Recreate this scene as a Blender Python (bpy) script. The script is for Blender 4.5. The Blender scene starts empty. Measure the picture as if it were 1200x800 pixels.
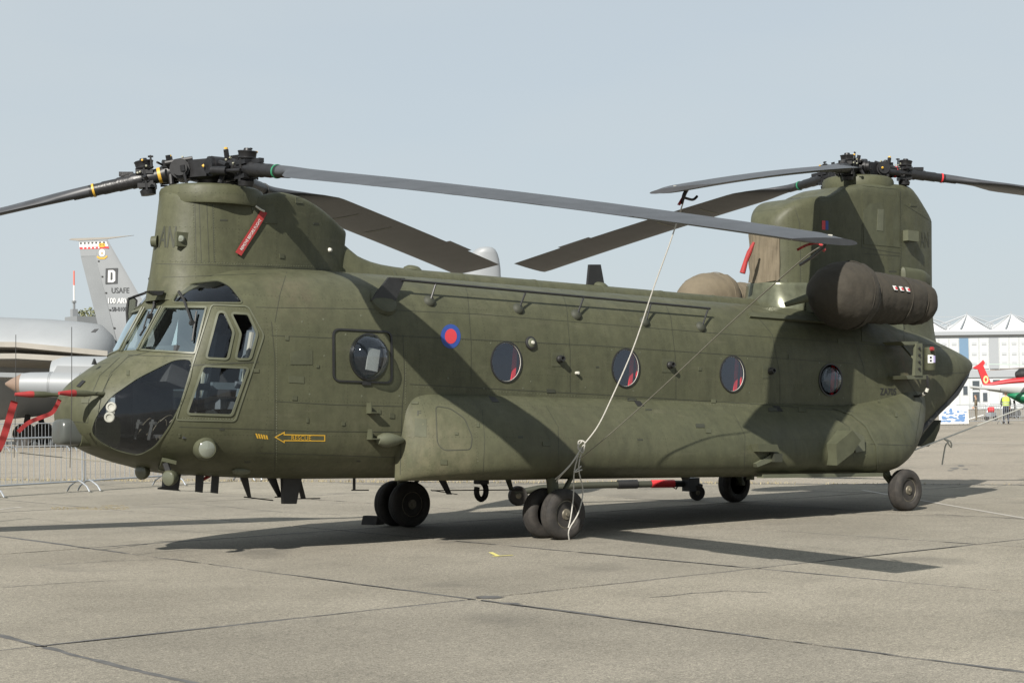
import bpy, bmesh, math, random
import numpy as np
from mathutils import Vector, Matrix, kdtree
from mathutils.bvhtree import BVHTree
random.seed(7)
C = bpy.context.scene.collection
PI = math.pi
R = math.radians
S = bpy.context.scene
# ---------------------------------------------------------------- camera (solved from wheels, hubs and windows)
CP = (-7.5695, -17.1386, 1.6951); YAW, PITCH, ROLL, FOC = 0.6972, 0.0357, -0.0119, 1962.35
_F = np.array([math.sin(YAW)*math.cos(PITCH), math.cos(YAW)*math.cos(PITCH), math.sin(PITCH)])
_R = np.array([math.cos(YAW), -math.sin(YAW), 0.0]); _U = np.cross(_R, _F)
_Rr = math.cos(ROLL)*_R + math.sin(ROLL)*_U; _Ur = math.cos(ROLL)*_U - math.sin(ROLL)*_R
cd = bpy.data.cameras.new('camera'); cam = bpy.data.objects.new('camera', cd); C.objects.link(cam)
cam.matrix_world = Matrix([(_Rr[i], _Ur[i], -_F[i], CP[i]) for i in range(3)] + [(0, 0, 0, 1)])
cd.sensor_fit = 'HORIZONTAL'; cd.sensor_width = 36; cd.lens = FOC/1200*36; cd.clip_end = 6000; cd.clip_start = .1
S.camera = cam
# ---------------------------------------------------------------- light
SUN = Vector((-0.73, -0.38, 0.57)).normalized()
SUN_EL = math.asin(SUN.z); SUN_AZ = math.atan2(SUN.x, SUN.y)
W = bpy.data.worlds.new('World'); S.world = W; W.use_nodes = True
nt = W.node_tree; bg = nt.nodes['Background']
sky = nt.nodes.new('ShaderNodeTexSky'); sky.sky_type = 'NISHITA'; sky.sun_disc = False
sky.sun_elevation = SUN_EL; sky.sun_rotation = SUN_AZ
sky.air_density = 1.0; sky.dust_density = .6; sky.ozone_density = 2.5; sky.altitude = 0
# a thin even veil of high haze over the whole sky, with the faintest streaks
tcw = nt.nodes.new('ShaderNodeTexCoord'); mpw = nt.nodes.new('ShaderNodeMapping'); mpw.inputs['Scale'].default_value = (1, 1, 3.5)
nzw = nt.nodes.new('ShaderNodeTexNoise'); nzw.inputs['Scale'].default_value = 2.2; nzw.inputs['Detail'].default_value = 5
rw = nt.nodes.new('ShaderNodeMapRange'); rw.inputs[1].default_value = .3; rw.inputs[2].default_value = .7; rw.inputs[3].default_value = .82; rw.inputs[4].default_value = .99
mxw = nt.nodes.new('ShaderNodeMix'); mxw.data_type = 'RGBA'; mxw.inputs[7].default_value = (5.95, 6.58, 6.92, 1)
nt.links.new(tcw.outputs['Generated'], mpw.inputs[0]); nt.links.new(mpw.outputs[0], nzw.inputs[0]); nt.links.new(nzw.outputs[0], rw.inputs[0])
nt.links.new(rw.outputs[0], mxw.inputs[0]); nt.links.new(sky.outputs[0], mxw.inputs[6]); nt.links.new(mxw.outputs[2], bg.inputs[0]); bg.inputs[1].default_value = 0.058
sd = bpy.data.lights.new('sun', 'SUN'); sun = bpy.data.objects.new('sun', sd); C.objects.link(sun)
sd.energy = 5.0; sd.angle = R(0.5); sd.color = (1, .955, .88)
sun.rotation_euler = SUN.to_track_quat('Z', 'Y').to_euler(); sun.location = (0, 0, 40)
S.view_settings.view_transform = 'Standard'; S.view_settings.look = 'None'
S.view_settings.exposure = 0.80; S.view_settings.gamma = 1.0
# ---------------------------------------------------------------- body frame of the parked helicopter (nose slightly up)
TILT = 0.0289
MB_ = Matrix.Translation((0, 0, TILT*6)) @ Matrix.Rotation(TILT, 4, 'Y')
MBI = MB_.inverted()
def tob(p): return MBI @ Vector(p)
def tow(p): return MB_ @ Vector(p)
CW = Vector(CP)
def rayd(u, v):
    a, b = u-600, v-400
    return Vector([(_Rr[i]*a - _Ur[i]*b)/FOC + _F[i] for i in range(3)])
def ground_at(u, v, z=0.0):
    d = rayd(u, v); t = (z-CW.z)/d.z; return CW + d*t
def at_depth(u, v, t):          # point on the sight line at depth t metres
    return CW + rayd(u, v)*t
CB = MBI @ CW
def brayd(u, v): return (MBI.to_3x3() @ rayd(u, v))
def at_y(u, v, y):              # body-frame point where the sight line meets the lengthwise plane y
    d = brayd(u, v); return CB + d*((y-CB.y)/d.y)
# ---------------------------------------------------------------- materials
def nd(nt, t, **k):
    n = nt.nodes.new(t)
    for a, b in k.items(): setattr(n, a, b)
    return n
def mat(name, col, rough=.6, metal=0, var=.0, scale=4, bump=0, bscale=60, spec=.5, stretch=(1, 1, 1), col2=None, emit=0):
    m = bpy.data.materials.new(name); m.use_nodes = True; t = m.node_tree; b = t.nodes['Principled BSDF']
    b.inputs['Roughness'].default_value = rough; b.inputs['Metallic'].default_value = metal
    b.inputs['Specular IOR Level'].default_value = spec
    c = (*col, 1); b.inputs['Base Color'].default_value = c
    tc = nd(t, 'ShaderNodeTexCoord')
    if var or col2:
        mp = nd(t, 'ShaderNodeMapping'); mp.inputs['Scale'].default_value = stretch; t.links.new(tc.outputs['Object'], mp.inputs[0])
        n = nd(t, 'ShaderNodeTexNoise'); n.inputs['Scale'].default_value = scale; n.inputs['Detail'].default_value = 8; n.inputs['Roughness'].default_value = .62
        t.links.new(mp.outputs[0], n.inputs[0])
        r = nd(t, 'ShaderNodeValToRGB'); e = r.color_ramp.elements
        e[0].position = .3; e[1].position = .72
        e[0].color = tuple(x*(1-var) for x in col)+(1,)
        e[1].color = (tuple(col2) if col2 else tuple(min(1, x*(1+var)) for x in col))+(1,)
        t.links.new(n.outputs[0], r.inputs[0]); t.links.new(r.outputs[0], b.inputs['Base Color'])
    if bump:
        n2 = nd(t, 'ShaderNodeTexNoise'); n2.inputs['Scale'].default_value = bscale; n2.inputs['Detail'].default_value = 6
        t.links.new(tc.outputs['Object'], n2.inputs[0])
        bp = nd(t, 'ShaderNodeBump'); bp.inputs['Strength'].default_value = bump; bp.inputs['Distance'].default_value = .02
        t.links.new(n2.outputs[0], bp.inputs['Height']); t.links.new(bp.outputs[0], b.inputs['Normal'])
    return m
def skin_material(name, base, hi, lo):
    m = bpy.data.materials.new(name); m.use_nodes = True; t = m.node_tree; b = t.nodes['Principled BSDF']
    tc = nd(t, 'ShaderNodeTexCoord'); L = t.links.new
    def noise(scale, stretch, det=6, ro=.6):
        mp = nd(t, 'ShaderNodeMapping'); mp.inputs['Scale'].default_value = stretch; L(tc.outputs['Object'], mp.inputs[0])
        n = nd(t, 'ShaderNodeTexNoise'); n.inputs['Scale'].default_value = scale; n.inputs['Detail'].default_value = det; n.inputs['Roughness'].default_value = ro
        L(mp.outputs[0], n.inputs[0]); return n.outputs[0]
    def ramp(x, p0, p1, c0, c1):
        r = nd(t, 'ShaderNodeValToRGB'); e = r.color_ramp.elements; e[0].position = p0; e[1].position = p1
        e[0].color = c0; e[1].color = c1; L(x, r.inputs[0]); return r.outputs[0]
    def mix(f, a, c, mode='MIX'):
        x = nd(t, 'ShaderNodeMix', data_type='RGBA', blend_type=mode)
        if isinstance(f, float): x.inputs[0].default_value = f
        else: L(f, x.inputs[0])
        for v, i in ((a, 6), (c, 7)):
            if isinstance(v, tuple): x.inputs[i].default_value = v
            else: L(v, x.inputs[i])
        return x.outputs[2]
    o = (1, 1, 1, 1); k = (0, 0, 0, 1)
    c = mix(ramp(noise(.9, (1, 1, 1.3)), .35, .68, k, o), (*base, 1), (*hi, 1))
    c = mix(ramp(noise(5, (1, 1, .25), 8, .7), .45, .72, k, (.75, .75, .75, 1)), c, (*lo, 1))           # streaks running down
    c = mix(ramp(noise(2.2, (.5, 1, 2.5), 9, .75), .57, .75, k, (.42, .42, .42, 1)), c, (.115, .107, .075, 1))   # dusty wear
    c = mix(1.0, c, ramp(noise(7, (1, 1, 1), 9, .72), .30, .70, (.84, .84, .84, 1), (1.15, 1.15, 1.14, 1)), 'MULTIPLY')
    c = mix(ramp(noise(46, (1, 1, 1), 4, .6), .63, .72, k, (.45, .45, .45, 1)), c, tuple(x*.55 for x in base)+(1,))   # specks and oil dots
    # panel tone: faint differences between skin sheets
    mp = nd(t, 'ShaderNodeMapping'); mp.inputs['Scale'].default_value = (.98, .001, 1.55); mp.inputs['Location'].default_value = (.31, 0, .22); L(tc.outputs['Object'], mp.inputs[0])
    br = nd(t, 'ShaderNodeTexVoronoi', distance='CHEBYCHEV'); br.inputs['Randomness'].default_value = .35; br.inputs['Scale'].default_value = 1.0
    L(mp.outputs[0], br.inputs[0])
    sp = nd(t, 'ShaderNodeSeparateColor'); L(br.outputs['Color'], sp.inputs[0])
    c = mix(ramp(sp.outputs[0], 0, 1, k, (.2, .2, .2, 1)), c, (*lo, 1))
    sx = nd(t, 'ShaderNodeSeparateXYZ'); L(tc.outputs['Object'], sx.inputs[0])
    def mth(op, x, y=None, z=None):
        n = nd(t, 'ShaderNodeMath', operation=op)
        for i, v in enumerate((x, y, z)):
            if v is None: continue
            if isinstance(v, (int, float)): n.inputs[i].default_value = v
            else: L(v, n.inputs[i])
        return n.outputs[0]
    def rivets(u, v, pu, pv, off):      # rows at every pu along u, heads every pv along v
        du = mth('MULTIPLY', mth('SUBTRACT', mth('FRACT', mth('ADD', mth('DIVIDE', u, pu), off)), .5), pu)
        dv = mth('MULTIPLY', mth('SUBTRACT', mth('FRACT', mth('DIVIDE', v, pv)), .5), pv)
        d = mth('SQRT', mth('ADD', mth('MULTIPLY', du, du), mth('MULTIPLY', dv, dv)))
        return mth('SUBTRACT', 1.0, mth('SMOOTH_MIN', mth('DIVIDE', d, .0085), 1.0, .2))
    rv_ = mth('MAXIMUM', rivets(sx.outputs[0], sx.outputs[2], .508, .042, .17), rivets(sx.outputs[2], sx.outputs[0], .39, .042, .31))
    rv_ = mth('MAXIMUM', rv_, 0.0)
    c = mix(mth('MULTIPLY', rv_, .75), c, tuple(x*.35 for x in base)+(1,))
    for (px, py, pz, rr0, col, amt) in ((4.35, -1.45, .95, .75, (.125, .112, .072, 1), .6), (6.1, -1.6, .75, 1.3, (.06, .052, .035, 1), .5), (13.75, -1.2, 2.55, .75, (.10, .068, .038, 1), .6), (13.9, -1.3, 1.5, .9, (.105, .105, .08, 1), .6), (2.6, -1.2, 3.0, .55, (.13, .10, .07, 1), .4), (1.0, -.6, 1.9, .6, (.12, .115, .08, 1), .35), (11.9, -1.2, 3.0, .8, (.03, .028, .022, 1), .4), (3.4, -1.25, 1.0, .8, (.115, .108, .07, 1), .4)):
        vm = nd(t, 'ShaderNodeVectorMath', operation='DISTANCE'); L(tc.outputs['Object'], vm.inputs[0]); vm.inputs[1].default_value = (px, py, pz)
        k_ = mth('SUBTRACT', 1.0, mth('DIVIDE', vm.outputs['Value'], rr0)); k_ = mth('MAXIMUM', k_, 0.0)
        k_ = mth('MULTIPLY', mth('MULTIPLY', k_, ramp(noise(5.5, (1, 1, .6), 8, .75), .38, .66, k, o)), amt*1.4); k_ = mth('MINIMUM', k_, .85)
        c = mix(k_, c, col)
    L(c, b.inputs['Base Color'])
    rr = ramp(noise(3, (1, 1, 1)), .3, .7, (.42, .42, .42, 1), (.62, .62, .62, 1)); L(rr, b.inputs['Roughness'])
    b.inputs['Specular IOR Level'].default_value = .22
    bp = nd(t, 'ShaderNodeBump'); bp.inputs['Strength'].default_value = .4; bp.inputs['Distance'].default_value = .02
    L(mth('ADD', noise(2.6, (1, 1, 1), 4, .6), mth('MULTIPLY', rv_, .12)), bp.inputs['Height'])
    bp2 = nd(t, 'ShaderNodeBump'); bp2.inputs['Strength'].default_value = .12; bp2.inputs['Distance'].default_value = .003
    L(noise(120, (1, 1, 1), 2, .5), bp2.inputs['Height']); L(bp.outputs[0], bp2.inputs['Normal'])
    L(bp2.outputs[0], b.inputs['Normal'])
    return m
def glass_material(name, tint, gloss, rough=.02, base=.0):
    m = bpy.data.materials.new(name); m.use_nodes = True; t = m.node_tree; L = t.links.new
    for n in list(t.nodes): t.nodes.remove(n)
    out = nd(t, 'ShaderNodeOutputMaterial'); tr = nd(t, 'ShaderNodeBsdfTransparent'); tr.inputs[0].default_value = (*tint, 1)
    gl = nd(t, 'ShaderNodeBsdfGlossy'); gl.inputs[0].default_value = (*gloss, 1); gl.inputs['Roughness'].default_value = rough
    lw = nd(t, 'ShaderNodeLayerWeight'); lw.inputs[0].default_value = .5
    fr = nd(t, 'ShaderNodeMath', operation='POWER'); fr.inputs[1].default_value = 3.2; L(lw.outputs['Facing'], fr.inputs[0])
    ad = nd(t, 'ShaderNodeMath', operation='ADD', use_clamp=True); ad.inputs[1].default_value = base; L(fr.outputs[0], ad.inputs[0])
    mx = nd(t, 'ShaderNodeMixShader'); L(ad.outputs[0], mx.inputs[0]); L(tr.outputs[0], mx.inputs[1]); L(gl.outputs[0], mx.inputs[2]); L(mx.outputs[0], out.inputs[0])
    return m
OL = (.060, .0625, .0365)
M = {}
M['skin'] = skin_material('olive_skin', OL, (.070, .071, .043), (.042, .044, .027))
M['skin2'] = mat('olive_plain', (.058, .061, .038), .55, spec=.25, var=.18, scale=6)
M['skin3'] = mat('olive_pale', (.076, .080, .052), .5, var=.15, scale=6)
M['seam'] = mat('seam_dark', (.026, .028, .018), .7)
M['rivet'] = mat('rivet_pale', (.20, .20, .15), .6)
M['black'] = mat('matt_black', (.012, .012, .012), .5, var=.3, scale=9)
M['blackg'] = mat('oily_black_metal', (.008, .008, .009), .45, var=.5, scale=14, spec=.4)
M['rubber'] = mat('tyre_rubber', (.017, .0155, .014), .85, var=.35, scale=9, col2=(.036, .031, .026))
M['rim'] = mat('dirty_rim', (.13, .115, .085), .55, metal=.3, var=.4, scale=14)
M['blade'] = mat('blade_grey', (.037, .039, .044), .45, var=.28, scale=3.5, stretch=(1, 1, 1))
M['grip'] = mat('blade_boot', (.009, .009, .010), .40, var=.3, scale=10, bump=.2, bscale=30)
M['yellow'] = mat('yellow_paint', (.46, .27, .025), .5)
M['green'] = mat('green_band', (.02, .16, .08), .5)
M['red'] = mat('red_band', (.5, .025, .03), .5)
M['redcloth'] = mat('red_cloth', (.24, .018, .018), .75, var=.2, scale=12)
M['redweb'] = mat('red_webbing', (.75, .02, .03), .8, var=.3, scale=8)
M['reddecal'] = mat('red_decal', (.42, .03, .04), .6)  # plain red marking colour, not emissive
M['blue'] = mat('blue_decal', (.015, .045, .20), .6)
M['white'] = mat('white_paint', (.55, .55, .54), .5)
M['ivory'] = mat('ivory', (.42, .41, .36), .5)
M['canvas'] = mat('brown_canvas', (.026, .0215, .0145), .85, var=.25, scale=3, bump=.8, bscale=7)
M['tan'] = mat('tan_canvas', (.11, .09, .060), .88, var=.16, scale=4, bump=.5, bscale=5)
M['rope'] = mat('white_rope', (.38, .365, .33), .9, var=.1, scale=40, bump=.5, bscale=150)
M['cord'] = mat('grey_cord', (.16, .15, .12), .9)
M['inside'] = mat('dark_interior', (.034, .036, .038), .8, var=.3, scale=5)
M['seat'] = mat('seat_grey', (.10, .12, .14), .7, var=.2)
M['paper'] = mat('pale_blue_paper', (.6, .66, .72), .7)
M['glass'] = glass_material('clear_glass', (.72, .82, .82), (.85, .97, 1), .015, .30)
M['dglass'] = glass_material('smoky_glass', (.78, .80, .80), (.85, .9, 1), .03, .05)
M['wglass'] = glass_material('cabin_glass', (.86, .87, .9), (.8, .86, 1), .05, .095)
M['lens'] = mat('lamp_glass', (.13, .14, .115), .12, var=.1, spec=.8)
M['steel'] = mat('galvanised_steel', (.34, .36, .38), .38, metal=.6, var=.15, scale=12)
M['sealant'] = mat('joint_tar', (.078, .076, .073), .8, var=.35, scale=6)
# ---------------------------------------------------------------- mesh helpers
class MB:
    def __init__(s): s.v = []; s.f = []; s.mi = []
    def add(s, vs, fs, mi=0):
        n = len(s.v); s.v += [tuple(v) for v in vs]; s.f += [tuple(i+n for i in f) for f in fs]; s.mi += [mi]*len(fs); return s
    def box(s, c, d, rot=None, mi=0, taper=1.0):
        c = Vector(c); h = [x/2 for x in d]; vs = []
        for z in (-1, 1):
            k = taper if z > 0 else 1
            for x, y in ((-1, -1), (1, -1), (1, 1), (-1, 1)):
                p = Vector((x*h[0]*k, y*h[1]*k, z*h[2])); 
                if rot: p = rot @ p
                vs.append(c+p)
        return s.add(vs, [(3, 2, 1, 0), (4, 5, 6, 7), (0, 1, 5, 4), (1, 2, 6, 5), (2, 3, 7, 6), (3, 0, 4, 7)], mi)
    def tube(s, pts, r, n=10, mi=0, caps=True):
        pts = [Vector(p) for p in pts]; rs = r if isinstance(r, (list, tuple)) else [r]*len(pts)
        vs = []; fs = []; prev = None
        for i, p in enumerate(pts):
            d = (pts[min(i+1, len(pts)-1)]-pts[max(i-1, 0)])
            if d.length < 1e-9: d = Vector((0, 0, 1))
            d.normalize()
            if prev is None: a = d.cross(Vector((0, 0, 1)) if abs(d.z) < .9 else Vector((1, 0, 0))).normalized()
            else: a = (prev - d*prev.dot(d)).normalized()
            prev = a; b = d.cross(a)
            for k in range(n):
                t = 2*PI*k/n; vs.append(p+(a*math.cos(t)+b*math.sin(t))*rs[i])
        for i in range(len(pts)-1):
            for k in range(n):
                fs.append((i*n+k, i*n+(k+1) % n, (i+1)*n+(k+1) % n, (i+1)*n+k))
        if caps: fs += [tuple(range(n))[::-1], tuple((len(pts)-1)*n+k for k in range(n))]
        return s.add(vs, fs, mi)
    def lathe(s, prof, c, axis, n=32, mi=0, ref=None):   # prof: (distance along axis, radius)
        c = Vector(c); ax = Vector(axis).normalized()
        a = ax.cross(Vector((0, 0, 1)) if abs(ax.z) < .9 else Vector((1, 0, 0))).normalized(); b = ax.cross(a)
        vs = []; fs = []
        for h, r in prof:
            for k in range(n):
                t = 2*PI*k/n; vs.append(c+ax*h+(a*math.cos(t)+b*math.sin(t))*r)
        for i in range(len(prof)-1):
            for k in range(n): fs.append((i*n+k, i*n+(k+1) % n, (i+1)*n+(k+1) % n, (i+1)*n+k))
        if prof[0][1] > 1e-4: fs.append(tuple(range(n))[::-1])
        if prof[-1][1] > 1e-4: fs.append(tuple((len(prof)-1)*n+k for k in range(n)))
        return s.add(vs, fs, mi)
    def prism(s, poly, a, b, mi=0):     # poly: list of 3D points, extruded by vectors a (start) and b (end)
        n = len(poly); a = Vector(a); b = Vector(b)
        vs = [Vector(p)+a for p in poly]+[Vector(p)+b for p in poly]
        return s.add(vs, [tuple(range(n))[::-1], tuple(range(n, 2*n))]+[(i, (i+1) % n, n+(i+1) % n, n+i) for i in range(n)], mi)
    def mesh(s, name, mats, smooth=None):
        me = bpy.data.meshes.new(name); me.from_pydata(s.v, [], s.f)
        for m in (mats if isinstance(mats, (list, tuple)) else [mats]): me.materials.append(m)
        if any(s.mi): me.polygons.foreach_set('material_index', s.mi)
        bm = bmesh.new(); bm.from_mesh(me); bmesh.ops.recalc_face_normals(bm, faces=bm.faces); 
        if smooth is not None:
            for f in bm.faces: f.smooth = True
            for e in bm.edges:
                if len(e.link_faces) == 2 and e.calc_face_angle(0) > smooth: e.smooth = False
        bm.to_mesh(me); bm.free(); me.update(); return me
    def build(s, name, mats, parent=None, smooth=R(35), xf=None):
        o = bpy.data.objects.new(name, s.mesh(name, mats, smooth)); C.objects.link(o)
        if parent: o.parent = parent
        if xf is not None: o.matrix_local = xf
        return o
def thing(name, label, cat, loc=(0, 0, 0), group=None, xf=None):
    o = bpy.data.objects.new(name, None); C.objects.link(o)
    if xf is not None: o.matrix_world = xf
    else: o.location = loc
    o['label'] = label; o['category'] = cat; o.empty_display_size = .2
    if group: o['group'] = group
    return o
def tag(o, label, cat, group=None, kind=None):
    if label: o['label'] = label
    if cat: o['category'] = cat
    if group: o['group'] = group
    if kind: o['kind'] = kind
    return o
def struct(o): o['kind'] = 'structure'; return o
def pchip(xs, ys, x):
    xs = np.array(xs, float); ys = np.array(ys, float); h = np.diff(xs); d = np.diff(ys)/h; m = np.zeros(len(xs))
    m[0] = d[0]; m[-1] = d[-1]
    for i in range(1, len(xs)-1):
        if d[i-1]*d[i] > 0:
            w1 = 2*h[i]+h[i-1]; w2 = h[i]+2*h[i-1]; m[i] = (w1+w2)/(w1/d[i-1]+w2/d[i])
    i = np.clip(np.searchsorted(xs, x)-1, 0, len(h)-1); t = (x-xs[i])/h[i]
    return (2*t**3-3*t**2+1)*ys[i]+(t**3-2*t**2+t)*h[i]*m[i]+(-2*t**3+3*t**2)*ys[i+1]+(t**3-t**2)*h[i]*m[i+1]
def loft(stations, xs, n=96, y0=0.0, inset=0.0):
    """stations: (x, ztop, zbottom, zmid, halfwidth, n_upper, n_lower)"""
    st = np.array(stations, float); cols = [pchip(st[:, 0], st[:, i], xs) for i in range(1, 7)]
    V = []; F = []
    for j, x in enumerate(xs):
        zt, zb, zc, hw, nu, nl = [c[j] for c in cols]
        zt -= inset; zb += inset; hw = max(hw-inset, .004)
        if zt < zb+.01: zt = zb = (zt+zb)/2; zt += .005; zb -= .005
        zc = min(max(zc, zb+.004), zt-.004)
        for k in range(n):
            a = 2*PI*k/n; c, s = math.cos(a), math.sin(a)
            e = nu if c > 0 else nl
            y = -hw*math.copysign(abs(s)**(2/e), s); z = zc+((zt-zc) if c > 0 else (zc-zb))*math.copysign(abs(c)**(2/e), c)
            V.append((x, y0+y, z))
    for j in range(len(xs)-1):
        for k in range(n): F.append((j*n+k, (j+1)*n+k, (j+1)*n+(k+1) % n, j*n+(k+1) % n))
    F.append(tuple(range(n))); F.append(tuple((len(xs)-1)*n+k for k in range(n))[::-1])
    return V, F
# ---------------------------------------------------------------- pixel-polygon tools: outlines read off the photograph, laid on the real hull
def rpoly(p, r=3, n=4):
    out = []; N = len(p)
    for i in range(N):
        a, b, c = Vector(p[i-1]), Vector(p[i]), Vector(p[(i+1) % N])
        d1 = (a-b); d2 = (c-b); q = min(r, d1.length*.45, d2.length*.45); A = b+d1.normalized()*q; B = b+d2.normalized()*q
        for k in range(n+1):
            t = k/n; out.append(tuple((1-t)**2*A+2*t*(1-t)*b+t*t*B))
    return out
def dens(p, step=4):
    out = []; N = len(p)
    for i in range(N):
        a, b = Vector(p[i]), Vector(p[(i+1) % N]); m = max(1, int((b-a).length/step+.5))
        for k in range(m): out.append(tuple(a.lerp(b, k/m)))
    return out
def ell(u, v, ru, rv, n=40, rot=0):
    return [(u+ru*math.cos(2*PI*k/n)*math.cos(rot)-rv*math.sin(2*PI*k/n)*math.sin(rot), v+ru*math.cos(2*PI*k/n)*math.sin(rot)+rv*math.sin(2*PI*k/n)*math.cos(rot)) for k in range(n)]
def inset_poly(p, d):
    N = len(p); area = sum(p[i][0]*p[(i+1) % N][1]-p[(i+1) % N][0]*p[i][1] for i in range(N)); sg = 1 if area > 0 else -1
    out = []
    for i in range(N):
        a, b, c = Vector(p[i-1]), Vector(p[i]), Vector(p[(i+1) % N])
        e1 = (b-a).normalized(); e2 = (c-b).normalized(); n1 = Vector((-e1.y, e1.x))*sg; n2 = Vector((-e2.y, e2.x))*sg
        m = n1+n2; m = m/max(.4, m.length_squared)*2 if m.length > 0 else n1
        out.append(tuple(b+m*d*.5*min(1.0, 1)*1.0 if False else b+m.normalized()*d/max(.5, m.normalized().dot(n1))))
    return out
class Surf:
    def __init__(s, *meshes):
        V = []; F = []
        for v, f in meshes:
            n = len(V); V += [Vector(x) for x in v]; F += [tuple(i+n for i in g) for g in f]
        s.b = BVHTree.FromPolygons(V, F)
    def cast(s, u, v, off=0.0):
        d = brayd(u, v).normalized(); h = s.b.ray_cast(CB, d)
        if h[0] is None:
            h2 = s.b.find_nearest(CB+d*((Vector((6, -1.3, 2))-CB).length)); 
            # march along the ray to the closest approach of the surface
            best = None
            for k in range(60):
                q = CB+d*(14+k*.28); g = s.b.find_nearest(q)
                if best is None or g[3] < best[3]: best = g
            loc, nrm = best[0], best[1]
        else: loc, nrm = h[0], h[1]
        if nrm.dot(d) > 0: nrm = -nrm
        return loc+nrm*off, nrm, d
def patch(surf, poly, off=.006, cuts=2, mb=None, mi=0):
    mb = mb or MB(); bm = bmesh.new(); vs = [bm.verts.new((x, y, 0)) for x, y in poly]; bm.faces.new(vs)
    bmesh.ops.triangulate(bm, faces=bm.faces[:]); 
    for _ in range(cuts):
        bmesh.ops.subdivide_edges(bm, edges=bm.edges[:], cuts=1)
        bmesh.ops.triangulate(bm, faces=bm.faces[:])
    bm.verts.index_update()
    pts = [surf.cast(v.co.x, v.co.y, off)[0] for v in bm.verts]
    fs = [tuple(v.index for v in f.verts) for f in bm.faces]; bm.free()
    return mb.add(pts, fs, mi)
def plate(surf, poly, off=.01, cuts=1, mb=None, mi=0):      # a raised plate with closed edges
    mb = mb or MB(); patch(surf, poly, off, cuts, mb, mi)
    q = dens(poly, 6); n = len(q); top = [surf.cast(*p, off)[0] for p in q]; bot = [surf.cast(*p, -.004)[0] for p in q]
    return mb.add(top+bot, [(i, (i+1) % n, n+(i+1) % n, n+i) for i in range(n)], mi)
def ring(surf, outer, w, off=.012, mb=None, mi=0, step=4, low=-.004):
    mb = mb or MB(); o = dens(outer, step); i_ = inset_poly(o, w); n = len(o)
    rows = [[surf.cast(*p, low)[0] for p in o], [surf.cast(*p, off)[0] for p in o], [surf.cast(*p, off)[0] for p in i_], [surf.cast(*p, low)[0] for p in i_]]
    vs = sum(rows, []); fs = []
    for r in range(3):
        for k in range(n): fs.append((r*n+k, r*n+(k+1) % n, (r+1)*n+(k+1) % n, (r+1)*n+k))
    return mb.add(vs, fs, mi)
def strip(surf, line, w, off=.003, mb=None, mi=0, step=5):   # thin line laid on the hull, w pixels wide
    mb = mb or MB(); P = []
    for a, b in zip(line[:-1], line[1:]):
        a = Vector(a); b = Vector(b); m = max(1, int((b-a).length/step))
        for k in range(m): P.append(a.lerp(b, k/m))
    P.append(Vector(line[-1])); vs = []
    for i, p in enumerate(P):
        d = (P[min(i+1, len(P)-1)]-P[max(i-1, 0)]).normalized(); nn = Vector((-d.y, d.x))*w/2
        vs += [surf.cast(p.x+nn.x, p.y+nn.y, off)[0], surf.cast(p.x-nn.x, p.y-nn.y, off)[0]]
    return mb.add(vs, [(2*i, 2*i+1, 2*i+3, 2*i+2) for i in range(len(P)-1)], mi)
def cutter(surf, poly, mb, near=.16, far=.30):
    n = len(poly); A = []; B = []
    for p in poly:
        l, nn, d = surf.cast(*p); A.append(l-d*near); B.append(l+d*far)
    return mb.add(A+B, [tuple(range(n))[::-1], tuple(range(n, 2*n))]+[(i, (i+1) % n, n+(i+1) % n, n+i) for i in range(n)])
def mirror(mb):
    m = MB(); m.v = [(x, -y, z) for x, y, z in mb.v]; m.f = [tuple(reversed(f)) for f in mb.f]; m.mi = list(mb.mi); return m
def text_mesh(txt, size=1.0, ext=0, sx=1.0):
    cu = bpy.data.curves.new('txt', 'FONT'); cu.body = txt; cu.size = size; cu.align_x = 'CENTER'; cu.align_y = 'CENTER'; cu.extrude = ext; cu.resolution_u = 3
    o = bpy.data.objects.new('txt', cu); C.objects.link(o)
    bpy.context.view_layer.update(); dg = bpy.context.evaluated_depsgraph_get(); me = bpy.data.meshes.new_from_object(o.evaluated_get(dg))
    bm = bmesh.new(); bm.from_mesh(me); bmesh.ops.triangulate(bm, faces=bm.faces[:])
    bm.verts.index_update(); V = [v.co.copy() for v in bm.verts]; F = [tuple(v.index for v in f.verts) for f in bm.faces]; bm.free()
    bpy.data.objects.remove(o); bpy.data.curves.remove(cu); bpy.data.meshes.remove(me)
    x0 = min(v.x for v in V); x1 = max(v.x for v in V); y0 = min(v.y for v in V); y1 = max(v.y for v in V)
    return [((v.x-(x0+x1)/2)/(x1-x0), (v.y-(y0+y1)/2)/(y1-y0)) for v in V], F
def text_on(surf, txt, u, v, w, h, slope=0.0, shear=0.0, off=.004, mb=None, mi=0):
    mb = mb or MB(); V, F = text_mesh(txt)
    return mb.add([surf.cast(u+a*w+b*shear*h, v-b*h+a*w*slope, off)[0] for a, b in V], F, mi)
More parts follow.
